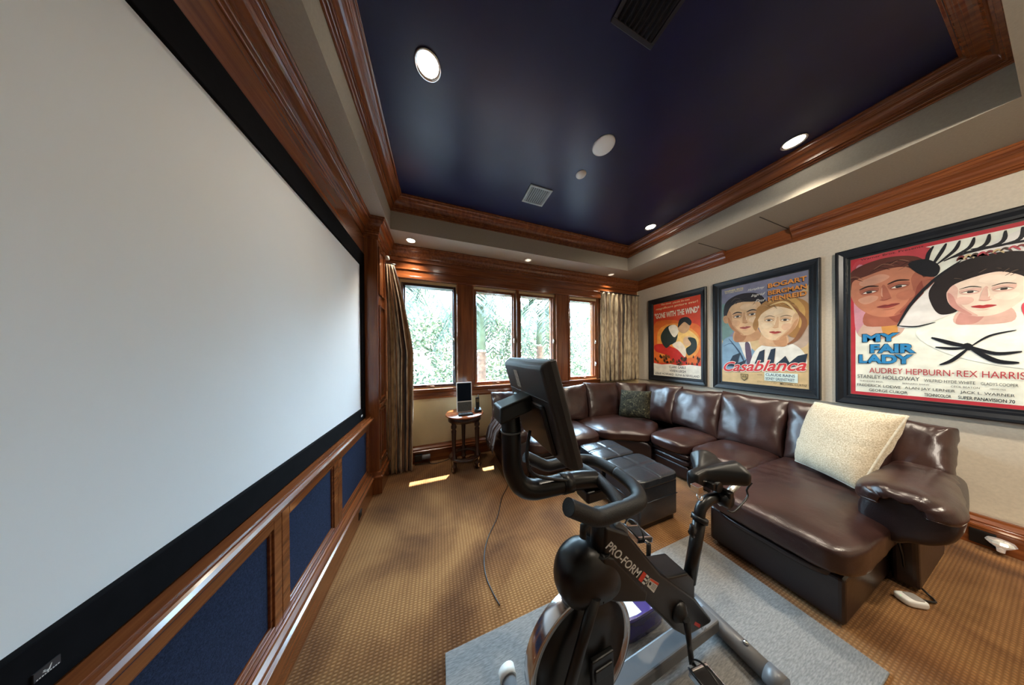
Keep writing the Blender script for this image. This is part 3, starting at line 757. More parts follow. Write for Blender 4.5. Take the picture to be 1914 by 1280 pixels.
def poster(label, art, fy0, fy1, fz0, fz1):
    y0, y1, z0, z1 = art.r
    t = thing('framed_poster', (XF, (fy0 + fy1) / 2, fz0), label, 'poster', 'framed film posters on the right wall')
    m = MB()
    prof = [(0, 0), (0, -.036), (.012, -.042), (.03, -.040), (.062, -.030), (.085, -.030), (.090, -.018), (.112, -.018), (.112, 0)]
    w = min(fy0 - y0, y1 - fy1, fz1 - z1, z0 - fz0) / .112
    ring = []
    for a, b in ((fy0, fz1), (fy1, fz1), (fy1, fz0), (fy0, fz0)):
        sy = -1 if a == fy0 else 1; sz = -1 if b == fz1 else 1
        wy = abs(a - (y0 if a == fy0 else y1)) / .112; wz = abs(b - (z1 if b == fz1 else z0)) / .112
        ring.append([Vector((XF - .001 + d, a + sy * o * wy, b + sz * o * wz)) for o, d in prof])
    k = len(prof); vv = [v for r in ring for v in r]; ff = []
    for i in range(4):
        for j in range(k): ff.append((i * k + j, i * k + (j + 1) % k, ((i + 1) % 4) * k + (j + 1) % k, ((i + 1) % 4) * k + j))
    m.add(vv, ff); m.build('frame', M_frame, t, bevel=.0015)
    m = MB()
    for a0, a1, b0, b1 in ((y0, y1, z1, z1 + .003), (y0, y1, z0 - .003, z0)): m.box(XF - .021, XF - .0195, a1, a0, b0, b1)
    for q in (y0, y1): m.box(XF - .021, XF - .0195, q - .0015, q + .0015, z0, z1)
    m.build('gilt_fillet', plain('pale_fillet', (.16, .13, .09), .4, metal=.4, nscale=20), t)
    art.m.build('print', art.mats, t)

FZ0, FZ1 = .937, 2.433
XPRT = XF - .0185
# --- the orange and white sheet
A = Art(2.660, 1.936, 1.034, 2.332, XPRT)
A.rect(0, 0, 1, 1, '#d8492c')
A.shape([(0, .30), (.3, .24), (.7, .30), (1, .40), (1, .78), (.6, .80), (0, .78)], '#e0702f')
A.shape([(.10, .40), (.35, .30), (.7, .34), (.97, .50), (.9, .72), (.5, .76), (.15, .70)], '#e89a45')
A.shape([(.45, .44), (.7, .38), (.95, .52), (.86, .66), (.6, .62)], '#f0c878')
A.text('The most', .18, -.0 + .008, .42, .032, '#f1dcae', .01); A.text('splendid, the most', .45, .015, .80, .045, '#f1dcae', .01)
A.text('magnificent picture ever!', .06, .055, .95, .092, '#f1dcae', .012)
A.text('"GONE WITH THE WIND"', .03, .128, .97, .205, '#f6eed9', .03)
A.shape([(.02, .58), (.20, .56), (.48, .62), (.66, .68), (.74, .80), (.55, .84), (.30, .72), (.05, .66)], '#c5322c')      # red skirt
A.shape([(.18, .44), (.30, .34), (.46, .32), (.56, .40), (.52, .54), (.40, .58), (.30, .62), (.20, .54)], '#27332f')     # dark jacket
A.shape([(.36, .34), (.50, .32), (.58, .40), (.50, .48), (.42, .44)], '#e9e3d4')
A.shape([(.44, .58), (.60, .54), (.72, .64), (.70, .74), (.58, .66)], '#eedfca')
A.shape([(.56, .36), (.63, .28), (.74, .27), (.80, .33), (.78, .40), (.70, .44), (.60, .42)], '#caa077')
A.shape([(.56, .36), (.60, .26), (.74, .24), (.83, .30), (.80, .35), (.70, .30), (.62, .33)], '#1d1b1b')
A.shape([(.68, .50), (.80, .48), (.86, .54), (.78, .60), (.68, .58)], '#dcb48c')
A.shape([(.76, .50), (.90, .52), (.92, .64), (.78, .72), (.72, .64), (.82, .58)], '#27332f')
R = random.Random(3)
for k in range(46):
    u, v = R.uniform(.02, .98), R.uniform(.70, .80) + .02
    if .48 < u < .74: v += .02
    s = R.uniform(.012, .03); A.shape([(u - s, v + .02), (u - s * .5, v - s * .6), (u + s * .4, v - s * .4), (u + s, v + .02)], R.choice(['#3a2418', '#5a3319', '#2b2019', '#7a4a20']))
A.shape([(0, .83), (.2, .845), (.4, .835), (.6, .85), (.8, .835), (1, .845), (1, 1), (0, 1)], '#e9e6da', False)
for s, q in (('CLARK GABLE', (.37, .858, .72, .890)), ('VIVIEN LEIGH', (.38, .906, .72, .938)), ('LESLIE HOWARD', (.03, .957, .47, .985)), ('OLIVIA de HAVILLAND', (.50, .957, .97, .985))): A.text(s, *q, '#20242a', .012)
poster('framed poster with an orange picture, lettered GONE WITH THE WIND', A, 2.752, 1.867, FZ0, FZ1)
# --- the couple, cream and blue grey
A = Art(1.692, .975, 1.038, 2.331, XPRT)
A.rect(0, 0, 1, 1, '#cdb184')
A.shape([(0, 0), (1, 0), (1, .12), (.7, .30), (.5, .50), (.2, .52), (0, .50)], '#7d7d92')
A.shape([(0, .18), (.10, .22), (.2, .40), (.1, .52), (0, .54)], '#6f8d8a')
A.shape([(.55, .30), (1, .18), (1, .60), (.8, .62)], '#b9a392')
A.text('PICTURES PRESENT', .05, .045, .30, .058, '#d9c79a', .01); A.text('WARNER BROS', .04, .024, .30, .042, '#e0cf8a', .012)
A.shape([(0, .60), (.10, .52), (.25, .55), (.42, .66), (.52, .74), (.48, .85), (0, .86)], '#7c9bb4')                      # blue suit
A.shape([(.22, .54), (.36, .56), (.40, .66), (.34, .76), (.26, .62)], '#e4ddd2')
A.shape([(.32, .60), (.38, .61), (.41, .80), (.35, .82)], '#5d4a5e')
A.stroke([(.02, .62), (.16, .60), (.30, .78)], .008, '#4f6b86'); A.stroke([(.10, .54), (.26, .70), (.33, .84)], .010, '#33465e')
A.shape([(.38, .80), (.46, .66), (.62, .60), (.86, .62), (.98, .74), (.9, .84), (.4, .86)], '#e4e2da')                   # white blouse
portrait(A, .31, .315, .42, -.05, -1, '#d7ae83', '#a8734c', '#2a2020', '#a8584a', False, 2)
portrait(A, .70, .395, .38, .12, 1, '#e6c9a4', '#c4926a', '#a87a45', '#b5483e', True, 3)
A.stroke([(.60, .22), (.80, .20), (.94, .32), (.92, .48)], .030, '#c79d5c'); A.stroke([(.84, .28), (.96, .42), (.90, .56), (.80, .62)], .026, '#8a5c3c')
A.stroke([(.62, .25), (.78, .24), (.90, .36)], .012, '#e0c48a')
for s, q in (('BOGART', (.60, .045, .985, .086)), ('BERGMAN', (.60, .112, .985, .153)), ('HENREID', (.60, .170, .985, .211))):
    A.text(s, q[0] - .008, q[1] + .004, q[2] - .004, q[3] + .006, '#3a2b2a', .035); A.text(s, *q, '#e0913f', .03)
for s, q in (('Humphrey', (.36, .055, .56, .085)), ('Ingrid', (.40, .115, .57, .148)), ('Paul', (.45, .172, .57, .200))): A.text(s, *q, '#ece6d8', 0, .5)
A.shape([(.08, .83), (.16, .72), (.26, .69), (.22, .80), (.34, .76), (.30, .84)], '#26303e', False)
A.shape([(.44, .80), (.50, .68), (.56, .66), (.55, .78)], '#26303e', False); A.shape([(.57, .80), (.63, .66), (.68, .65), (.66, .79)], '#26303e', False)
A.shape([(.68, .80), (.78, .72), (.82, .78), (.90, .72), (.99, .70), (.97, .78), (.84, .82)], '#26303e', False)
sc = lambda u, v, a, b: (u, v + .012 - .045 * a)
A.text('Casablanca', .02, .772, .985, .885, '#f0e6da', .045, .35, sc); A.text('Casablanca', .025, .777, .98, .880, '#c8383c', .02, .35, sc)
A.rect(.555, .876, .90, .955, '#cfe0dc')
for s, q in (('CLAUDE RAINS', (.57, .885, .873, .910)), ('SIDNEY GREENSTREET', (.568, .922, .870, .947))): A.text(s, *q, '#203a56', .015)
A.text('MICHAEL CURTIZ', .725, .963, .985, .981, '#4a4030', .008); A.text('Directed by', .47, .962, .70, .982, '#a08a66', 0, .4); A.text('with', .47, .897, .53, .908, '#5a4a3a')
A.shape([(.262, .905), (.36, .905), (.352, .95), (.31, .975), (.27, .95)], '#3a352c', False); A.shape([(.270, .911), (.352, .911), (.345, .947), (.31, .967), (.277, .947)], '#b39a68', False)
A.text('WB', .28, .917, .342, .948, '#3a352c', .02)
poster('framed poster of a man and woman, lettered Casablanca in red script', A, 1.785, .902, FZ0, FZ1)
# --- the pale sheet with the red margin
A = Art(.739, .022, 1.036, 2.330, XPRT)
A.rect(0, 0, 1, 1, '#b3323c')
A.rect(.034, .024, .966, .978, '#dfe0d3')
A.shape([(.034, .024), (.45, .024), (.44, .12), (.30, .30), (.16, .34), (.034, .36)], '#b9434a')
A.shape([(.034, .08), (.12, .10), (.10, .30), (.20, .42), (.12, .54), (.034, .52)], '#c98f9c')
A.text('Warner Bros. Presents', .07, .008, .44, .021, '#2c1618', .01)
A.shape([(.05, .56), (.12, .46), (.24, .44), (.34, .50), (.30, .58), (.16, .60)], '#c8a898')
A.shape([(.20, .46), (.27, .45), (.30, .56), (.23, .60)], '#c98d4a')
portrait(A, .225, .255, .40, -.10, 1, '#bd7a5e', '#8c4638', '#5a3026', '#8a3a34', False, 5)
A.shape([(.40, .56), (.70, .46), (.90, .50), (.97, .60), (.97, .78), (.6, .72)], '#e6e6dc')
A.shape([(.86, .44), (.97, .40), (.97, .62), (.90, .58)], '#d04858')
A.shape([(.30, .50), (.42, .34), (.58, .18), (.80, .06), (.966, .03), (.966, .14), (.84, .20), (.70, .30), (.60, .44), (.48, .50), (.36, .53)], '#dad6d2')    # pale hat brim
for k in range(8):                                                                              # dark banding on the far side of the hat
    a = .46 + k * .062; A.stroke([(a + .03, .030), (a + .005, .075 + .004 * k), (.45 + k * .030, .165 - .010 * k)], .012, '#1b1a20')
A.shape([(.36, .11), (.45, .10), (.52, .16), (.50, .22), (.42, .19)], '#17171c')
portrait(A, .72, .345, .30, .05, -1, '#e2cbb9', '#c08a80', '#221a1a', '#b4383c', True, 8)
A.shape([(.50, .235), (.60, .165), (.74, .14), (.88, .165), (.96, .24), (.966, .34), (.88, .27), (.76, .225), (.62, .235), (.52, .29)], '#221a1a')
for k in range(12):
    a = .60 + k * .03; A.stroke([(a, .15 - .002 * k), (a + .02, .125), (a + .045, .15)], .008, ['#7a3a3a', '#c9b48a', '#4a3a34', '#b8505a'][k % 4])
A.stroke([(.30, .515), (.38, .37), (.50, .235), (.62, .15)], .012, '#17171c'); A.stroke([(.30, .512), (.40, .525), (.50, .505)], .007, '#17171c')
for p, w in (([(.48, .60), (.58, .64), (.66, .66)], .020), ([(.50, .66), (.58, .67), (.66, .665)], .014), ([(.66, .66), (.76, .70), (.86, .69)], .016), ([(.66, .67), (.76, .74), (.85, .75)], .020), ([(.65, .67), (.58, .74), (.52, .77)], .014), ([(.66, .66), (.74, .60), (.84, .575)], .008), ([(.64, .64), (.66, .68)], .022)): A.stroke(p, w, '#17191f')
bl = '#2f7fb4'; bk = '#14202c'
for s, q in (('MY', (.085, .560, .31, .615)), ('FAIR', (.135, .635, .40, .695)), ('LADY', (.06, .708, .385, .768))):
    A.text(s, q[0] - .006, q[1] - .003, q[2] + .006, q[3] + .003, bk, .075); A.text(s, *q, bl, .045)
A.text('AUDREY HEPBURN', .128, .800, .57, .838, '#a8343c', .0); A.text('REX HARRISON', .60, .800, .955, .838, '#a8343c', .0); A.rect(.578, .816, .588, .822, '#a8343c')
dk = '#262c33'
for s, q, b in (('STANLEY HOLLOWAY', (.05, .852, .42, .878), 0), ('WILFRID HYDE WHITE', (.443, .862, .68, .880), 0), ('GLADYS COOPER', (.703, .864, .847, .880), 0), ('THEODORE BIKEL', (.064, .893, .216, .903), 0), ('BERNARD SHAW', (.328, .893, .47, .903), 0), ('CECIL BEATON', (.573, .893, .698, .904), 0), ('HERMES PAN', (.74, .895, .80, .903), 0),
                ('FREDERICK LOEWE', (.047, .918, .319, .936), .005), ('ALAN JAY LERNER', (.34, .918, .593, .938), .005), ('JACK L. WARNER', (.615, .920, .835, .940), .005), ('GEORGE CUKOR', (.126, .950, .357, .969), .005), ('TECHNICOLOR', (.444, .951, .575, .970), .02), ('SUPER PANAVISION 70', (.606, .951, .835, .970), .02)):
    A.text(s, *q, dk, b)
poster('framed poster with a red margin, lettered MY FAIR LADY in blue', A, .817, -.056, FZ0, FZ1)

# ------------------------------------------------------------------ the leather sectional
t = sofa = thing('sectional_sofa', (2.6, 1.9, 0), 'large brown leather corner sofa with a chaise end and padded arms', 'sofa')
arc = [(1.95, 2.14), (2.18, 2.13), (2.38, 2.07), (2.51, 1.98), (2.60, 1.86)]
foot = [(.74, 2.14)] + arc + [(2.62, .97), (3.72, .97), (3.72, 2.93), (.74, 2.93)]
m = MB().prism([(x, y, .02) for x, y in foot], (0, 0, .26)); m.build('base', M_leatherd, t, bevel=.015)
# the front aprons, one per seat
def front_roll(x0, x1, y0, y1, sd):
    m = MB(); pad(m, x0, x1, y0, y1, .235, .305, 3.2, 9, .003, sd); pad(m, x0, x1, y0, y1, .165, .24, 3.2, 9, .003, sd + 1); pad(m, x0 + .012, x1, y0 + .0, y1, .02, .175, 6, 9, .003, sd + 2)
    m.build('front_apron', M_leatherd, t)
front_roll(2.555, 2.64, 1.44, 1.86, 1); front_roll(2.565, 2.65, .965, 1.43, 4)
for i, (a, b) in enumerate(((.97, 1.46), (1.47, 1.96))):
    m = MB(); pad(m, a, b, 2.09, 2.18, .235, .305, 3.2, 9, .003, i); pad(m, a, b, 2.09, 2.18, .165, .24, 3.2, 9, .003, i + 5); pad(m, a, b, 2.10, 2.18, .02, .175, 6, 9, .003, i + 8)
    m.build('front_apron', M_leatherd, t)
m = MB()
wc = (2.02, 1.52)            # the wedge turns about this point
def bend(p):                 # x -> angle along the wedge, y -> distance from the turning point
    q = lerp(PI / 2 + .02, .53, p.x); rr = p.y
    return Vector((wc[0] + rr * math.cos(q), wc[1] + rr * math.sin(q), p.z))
m = MB(); pad(m, 0, 1, .575, .64, .02, .30, 5, 10, .003, 3, bend); m.build('front_apron', M_leatherd, t)
def seat(x0, x1, y0, y1, sd, warp=None, z0=.275, z1=.435, k=4.2):
    m = MB(); pad(m, x0, x1, y0, y1, z0, z1, k, 18, .006, sd, warp, 0, .022); return m.build('seat_cushion', M_leather, t)
seat(2.50, 3.26, 1.445, 1.885, 11); seat(2.51, 3.26, .965, 1.435, 12)
seat(.95, 1.465, 2.04, 2.70, 13); seat(1.475, 1.98, 2.04, 2.70, 14)
def bend2(p):
    q = lerp(PI / 2 + .03, .50, (p.x + .0)); rr = p.y
    return Vector((wc[0] + rr * math.cos(q), wc[1] + rr * math.sin(q), p.z))
seat(0, 1, .53, 1.34, 15, bend2)
# chaise
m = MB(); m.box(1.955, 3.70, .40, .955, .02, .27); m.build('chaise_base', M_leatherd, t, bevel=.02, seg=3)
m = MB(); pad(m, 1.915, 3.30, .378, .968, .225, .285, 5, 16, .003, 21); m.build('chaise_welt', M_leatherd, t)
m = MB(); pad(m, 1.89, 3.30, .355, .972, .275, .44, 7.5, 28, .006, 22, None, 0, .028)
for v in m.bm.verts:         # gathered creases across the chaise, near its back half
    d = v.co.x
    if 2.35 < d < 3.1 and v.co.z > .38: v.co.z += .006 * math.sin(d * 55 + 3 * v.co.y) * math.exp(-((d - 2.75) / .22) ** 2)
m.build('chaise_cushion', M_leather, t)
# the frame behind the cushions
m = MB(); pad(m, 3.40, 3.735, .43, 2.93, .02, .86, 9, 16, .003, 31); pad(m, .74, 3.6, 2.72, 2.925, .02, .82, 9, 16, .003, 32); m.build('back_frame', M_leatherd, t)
def bc(c, T, sd, lab=None, wr=.012):
    m = MB(); pillow(m, c, T, .09, 26, .05, wr, .36, sd); o = m.build('back_cushion', M_leather, t); return o
XTp, XBt = 3.40, 3.16
def rc(tl, tr, br, bl): return [px(*bl, XBt), px(*br, XBt), px(*tr, XTp), px(*tl, XTp)]
bc(rc((1209, 716), (1277, 722), (1257, 793), (1212, 784)), .10, 1)
bc(rc((1261, 725), (1358, 733), (1343, 822), (1256, 790)), .10, 2)
bc(rc((1351, 730), (1483, 750), (1464, 857), (1340, 820)), .10, 3)
bc(rc((1474, 748), (1699, 776), (1660, 900), (1465, 856)), .10, 4)
def wcush(tl, tr, br, bl, yt=2.80, yb=2.60): return [py(*bl, yb), py(*br, yb), py(*tr, yt), py(*tl, yt)]
bc(wcush((917, 733), (975, 729), (977, 785), (920, 788)), .08, 5)
bc(wcush((972, 729), (1042, 724), (1045, 790), (975, 790)), .09, 6)
bc(wcush((1040, 724), (1094, 716), (1099, 784), (1042, 790)), .09, 7)
bc(wcush((1089, 715), (1152, 714), (1156, 782), (1100, 784)), .09, 8)
tl, bl = py(1149, 713, 2.80), py(1156, 782, 2.58); tr, br = px(1209, 716, 3.40), px(1207, 784, 3.16)
bc([bl, br, tr, tl], .08, 9)
# the arm beside the chaise, and the wing of the back above it
def arm_section(x, k, dz):
    P = [(.455, .40), (.47, .50), (.44, .585), (.38, .645), (.30, .665), (.235, .645), (.195, .60), (.185, .53), (.205, .455), (.25, .405), (.31, .375), (.36, .34)]
    cy, cz = .32 + max(0, x - 2.5) * .055, .50
    return [Vector((x, cy + (y - cy) * k, cz + (z - cz) * k + dz)) for y, z in P]
m = MB(); secs = [(2.425, .25, -.02), (2.43, .80, -.01), (2.445, .92, 0), (2.50, 1.0, 0), (2.8, .90, .0), (3.1, .78, .0), (3.4, .66, -.01), (3.45, .6, -.02)]
rings = [curve(arm_section(*s), 4, True) for s in secs]; nn = len(rings[0])
vv = [v + Vector((0, 0, .004 * nz(v, 9, 2))) for r in rings for v in r]
m.add(vv, [(i * nn + j, i * nn + (j + 1) % nn, (i + 1) * nn + (j + 1) % nn, (i + 1) * nn + j) for i in range(len(rings) - 1) for j in range(nn)] + [tuple(range(nn)), tuple(range((len(rings) - 1) * nn, len(rings) * nn))], 0, True)
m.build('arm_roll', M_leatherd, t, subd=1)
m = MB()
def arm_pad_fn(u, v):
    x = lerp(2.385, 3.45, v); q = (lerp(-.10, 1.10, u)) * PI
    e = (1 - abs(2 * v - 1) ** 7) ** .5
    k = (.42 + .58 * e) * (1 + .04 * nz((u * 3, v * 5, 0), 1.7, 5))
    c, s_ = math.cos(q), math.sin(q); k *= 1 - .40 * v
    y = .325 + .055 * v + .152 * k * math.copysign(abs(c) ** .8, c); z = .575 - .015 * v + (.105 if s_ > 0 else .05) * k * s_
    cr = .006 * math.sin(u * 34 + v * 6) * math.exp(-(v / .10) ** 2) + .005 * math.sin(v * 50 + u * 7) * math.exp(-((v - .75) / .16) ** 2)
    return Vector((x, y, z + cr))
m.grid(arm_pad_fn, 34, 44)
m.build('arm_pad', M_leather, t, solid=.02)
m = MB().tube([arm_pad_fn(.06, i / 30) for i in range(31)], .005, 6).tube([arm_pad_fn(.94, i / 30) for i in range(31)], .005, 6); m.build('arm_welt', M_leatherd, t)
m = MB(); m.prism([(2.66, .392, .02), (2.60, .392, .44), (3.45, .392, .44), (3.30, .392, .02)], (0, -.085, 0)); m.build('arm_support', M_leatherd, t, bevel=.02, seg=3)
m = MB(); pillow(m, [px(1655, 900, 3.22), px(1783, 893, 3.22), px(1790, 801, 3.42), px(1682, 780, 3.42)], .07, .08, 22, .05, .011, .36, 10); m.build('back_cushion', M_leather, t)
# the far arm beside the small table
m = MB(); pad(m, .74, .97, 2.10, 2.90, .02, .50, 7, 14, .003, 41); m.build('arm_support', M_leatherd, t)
m = MB(); pad(m, .64, 1.0, 2.06, 2.86, .40, .62, 3, 16, .006, 42); m.build('arm_pad', M_leather, t)

# throw pillows and blanket
m = MB(); pillow(m, [Vector((2.955, .835, .485)), Vector((2.715, .505, .49)), Vector((2.915, .375, 1.015)), Vector((3.115, .775, 1.0))], .095, .10, 30, .03, .008, .45, 21, 0, 3.0)
tp = thing('throw_pillow', (2.9, .6, .47), 'large cream woven throw pillow leaning at the chaise end of the sofa', 'pillow')
for v in m.bm.verts: v.co -= Vector((2.9, .6, .47))
for v in m.bm.verts: v.co += Vector((2.9, .6, .47))
m.build('pillow_cover', weave_mat('cream_chenille', (.40, .315, .205), (.68, .585, .435), 60, 160, .95, .5), tp)
def piping(c, pull, r):
    bl, br, tr, tl = [Vector(q) for q in c]; pts = []
    for i in range(80):
        f = i / 20; e = int(f); k = f - e; a = math.sin((k * 2 - 1) * PI / 2)
        s, tt = [(a, -1), (1, a), (-a, 1), (-1, -a)][e]
        s2 = s * (1 - pull * (1 - tt * tt) * s * s); t2 = tt * (1 - pull * (1 - s * s) * tt * tt)
        a, b = (s2 + 1) / 2, (t2 + 1) / 2
        pts.append(bl * (1 - a) * (1 - b) + br * a * (1 - b) + tr * a * b + tl * (1 - a) * b)
    return MB().tube(pts, r, 8, closed=True)
piping([(2.955, .835, .485), (2.715, .505, .49), (2.915, .375, 1.015), (3.115, .775, 1.0)], .03, .006).build('piping', plain('cream_piping', (.60, .55, .44), .8, nscale=60), tp)
m = MB(); pillow(m, [px(1156, 780, 2.70), px(1215, 783, 2.86), px(1218, 731, 2.99), px(1161, 728, 2.84)], .075, .07, 24, .05, .006, .45, 33)
def velvet():
    mm, nt, b = new_mat('crushed_olive_velvet'); tc = N(nt, 'ShaderNodeTexCoord')
    n = N(nt, 'ShaderNodeTexNoise'); n.inputs['Scale'].default_value = 22; n.inputs['Detail'].default_value = 8; n.inputs['Roughness'].default_value = .75; n.inputs['Distortion'].default_value = 1.4
    nt.links.new(tc.outputs['Object'], n.inputs['Vector'])
    r = ramp(nt, [(.46, (.010, .008, .004)), (.57, (.040, .033, .015)), (.68, (.20, .17, .09))]); nt.links.new(n.outputs['Fac'], r.inputs[0]); nt.links.new(r.outputs[0], b.inputs['Base Color'])
    b.inputs['Roughness'].default_value = .8; b.inputs['Specular IOR Level'].default_value = .2; return mm
tag(m.build('throw_pillow', velvet()), 'small dark olive crushed velvet throw pillow in the sofa corner', 'pillow')
m = MB()
def throw_fn(u, v):
    pth = [(1.02, .655), (.90, .665), (.76, .66), (.66, .615), (.60, .54), (.575, .46), (.56, .40)]
    f = u * (len(pth) - 1); i = min(int(f), len(pth) - 2); a = Vector(pth[i]).lerp(Vector(pth[i + 1]), f - i)
    y = lerp(2.16, 2.50, v) + .03 * u * math.sin(v * 9)
    w = .012 * math.sin(v * 26 + u * 3) + .010 * nz((u * 3, v * 4, 0), 2, 8)
    return Vector((a.x - max(0, w) - .004, y, a.y + abs(w) + .004))
m.grid(throw_fn, 40, 44)
th = thing('throw_blanket', (.75, 2.35, .62), 'dark brown fringed throw draped over the sofa arm by the table', 'blanket')
m.build('blanket_cloth', weave_mat('brown_knit', (.030, .014, .010), (.065, .032, .022), 120, 120, .95, .5), th, solid=.008)
m = MB(); R = random.Random(4)
for k in range(46):
    y = lerp(2.16, 2.50, k / 45) + .03 * math.sin(k / 45 * 9); x = .555 + R.uniform(-.008, .004)
    m.tube([(x, y, .41), (x - .006, y + R.uniform(-.006, .006), .375), (x + R.uniform(-.01, .01), y + R.uniform(-.01, .01), .335)], [.004, .003, .002], 5)
m.build('fringe', plain('brown_fringe', (.04, .02, .014), .95, nscale=50), th)

# ottomans
def ottoman(x0, x1, y0, y1, lab, sd):
    t = thing('storage_ottoman', ((x0 + x1) / 2, (y0 + y1) / 2, 0), lab, 'ottoman', 'charcoal leather ottomans')
    m = MB(); m.box(x0 + .01, x1 - .01, y0 + .01, y1 - .01, .045, .355); m.build('ottoman_body', M_ott, t, bevel=.018, seg=3)
    xm, ym = (x0 + x1) / 2, (y0 + y1) / 2; m = MB()
    pad(m, x0, x1, y0, y1, .345, .415, 9, 22, .0015, sd, None, 0, .006)
    for v in m.bm.verts:
        d = min(abs(v.co.x - xm), abs(v.co.y - ym))
        if v.co.z > .39: v.co.z -= .006 * math.exp(-(d / .012) ** 2)
    m.build('quilted_top', M_ott, t)
    MB().tube([(x0 + .012, y0 + .008, .23), (x1 - .012, y0 + .008, .23)], .003, 6).tube([(x0 + .008, y0 + .012, .23), (x0 + .008, y1 - .012, .23)], .003, 6).build('seam', M_ott, t)
    MB().box(x0 + .03, x1 - .03, y0 + .03, y1 - .03, 0, .046).build('plinth', M_black, t)
ottoman(1.485, 1.955, 1.165, 1.545, 'charcoal leather cube ottoman standing nearer the bike, with a stitched top', 1)
ottoman(1.475, 1.93, 1.56, 1.90, 'charcoal leather ottoman pushed up behind the nearer one, by the sofa corner', 2)

# ------------------------------------------------------------------ round side table and what stands on it
TX, TY, TZ = .305, 2.655, .70
t = thing('side_table', (TX, TY, 0), 'small round dark wood side table with turned legs by the window', 'table')
m = MB().lathe([(0, TZ - .022), (.222, TZ - .022), (.236, TZ - .016), (.238, TZ - .008), (.232, TZ), (0, TZ)], (TX, TY, 0), 48); m.build('table_top', wood('cherry_table_top', 'x', (.20, .05, .018), (.34, .10, .035), .2), t)
MB().lathe([(.19, TZ - .085), (.205, TZ - .085), (.205, TZ - .022), (.19, TZ - .022), (.19, TZ - .085)], (TX, TY, 0), 48).build('apron', WDARK, t)
for q in (PI * .5, PI * 1.17, PI * 1.83):
    c = (TX + .165 * math.cos(q), TY + .165 * math.sin(q), 0)
    MB().lathe([(r_ * 1.3, h_ * TZ / .685) for r_, h_ in [(.012, 0), (.020, .010), (.024, .03), (.018, .05), (.026, .065), (.026, .075), (.020, .09), (.022, .13), (.026, .145), (.026, .185), (.016, .20), (.017, .30), (.022, .48), (.024, .50), (.015, .52), (.026, .535), (.026, .56), (.02, .575), (.024, .60), (.024, .665)]], c, 18).build('leg', WDARK, t)
MB().lathe([(.135, .150), (.188, .150), (.198, .162), (.188, .176), (.135, .176), (.128, .162), (.135, .150)], (TX, TY, 0), 44).build('ring_stretcher', WDARK, t)
t = thing('digital_photo_frame', (.30, 2.66, TZ), 'upright white framed dark screen docked on the side table', 'screen')
tl = Matrix.Translation((.305, 2.66, TZ)) @ Matrix.Rotation(-.14, 4, 'X') @ Matrix.Rotation(.04, 4, 'Z')
m = MB(); m.box(-.098, .098, -.010, .010, .005, .385, 0, tl); m.build('bezel', M_white, t, bevel=.008, seg=3)
MB().box(-.088, .088, -.0125, -.0095, .145, .372, 0, tl).build('screen_glass', plain('dark_screen', (.004, .009, .018), .2, spec=.12, nscale=3), t)
MB().box(-.088, .088, -.0125, -.0095, .015, .132, 0, tl).build('speaker_grille', plain('grey_grille', (.09, .095, .09), .7, nscale=200, namt=.5), t)
MB().prism([(.22, 2.67, TZ), (.22, 2.78, TZ), (.22, 2.70, TZ + .12)], (.17, 0, 0)).build('stand', M_white, t, bevel=.004)
t = thing('remote_control', (.30, 2.545, TZ), 'small dark remote lying in front of the docked screen', 'remote')
MB().box(.215, .39, 2.50, 2.575, TZ, TZ + .020).build('body', M_black, t, bevel=.006, seg=3)
for i in range(5):
    for j in range(3): MB().box(.228 + i * .031, .250 + i * .031, 2.508 + j * .021, 2.523 + j * .021, TZ + .020, TZ + .024).build('button', M_grey, t, bevel=.002)
t = thing('cordless_phone', (.468, 2.62, TZ), 'black cordless phone standing in its cradle on the side table', 'phone')
MB().prism([(.425, 2.585, TZ), (.425, 2.66, TZ), (.425, 2.65, TZ + .055), (.425, 2.61, TZ + .035), (.425, 2.59, TZ + .03)], (.085, 0, 0)).build('cradle', M_black, t, bevel=.006)
MB().box(-.024, .024, -.013, .013, .03, .185, 0, Matrix.Translation((.468, 2.63, TZ)) @ Matrix.Rotation(-.12, 4, 'X')).build('handset', M_black, t, bevel=.008, seg=3)
MB().box(-.017, .017, -.0145, -.0125, .125, .165, 0, Matrix.Translation((.468, 2.63, TZ)) @ Matrix.Rotation(-.12, 4, 'X')).build('display', plain('phone_display', (.16, .12, .06), .25, nscale=9), t)
MB().cyl((.483, 2.655, TZ + .18), (.483, 2.658, TZ + .215), .006).build('aerial', M_black, t)

# small things on the floor and along the baseboards
t = thing('power_adaptor', (-.23, 2.93, .05), 'black and grey plug block on the baseboard right of the long curtain', 'adaptor')
MB().box(-.31, -.22, 2.90, 2.956, .05, .125).build('outlet_box', M_black, t, bevel=.006); MB().cyl((-.22, 2.915, .092), (-.12, 2.915, .095), .030).build('adaptor_body', M_grey, t, bevel=.004)
MB().tube(curve([(-.14, 2.905, .07), (-.12, 2.885, .012), (-.02, 2.87, .006), (.08, 2.90, .006), (.16, 2.92, .03), (.2, 2.935, .09)]), .0035, 8).build('cable', M_black, t)
tag(MB().box(-.652, -.646, 2.055, 2.12, .045, .11).box(-.649, -.644, 2.07, 2.105, .06, .095).build('wall_outlet', M_black, bevel=.002), 'small black outlet in the baseboard under the screen', 'outlet')
t = thing('night_light', (3.70, .19, .03), 'lit crystal night light plugged in low on the right baseboard', 'night light')
MB().box(3.745, 3.757, .19, .27, .02, .12).build('outlet_plate', M_black, t, bevel=.002)
MB().lathe([(.0, .0), (.012, .004), (.014, .03), (.034, .05), (.046, .066), (.040, .082), (.016, .090), (0, .092)], (3.69, .175, .03), 12, smooth=False).build('crystal_shade', plain('crystal', (.80, .80, .78), .12, metal=.85, nscale=60, namt=.3, emit=((1, .93, .8), .08)), t)
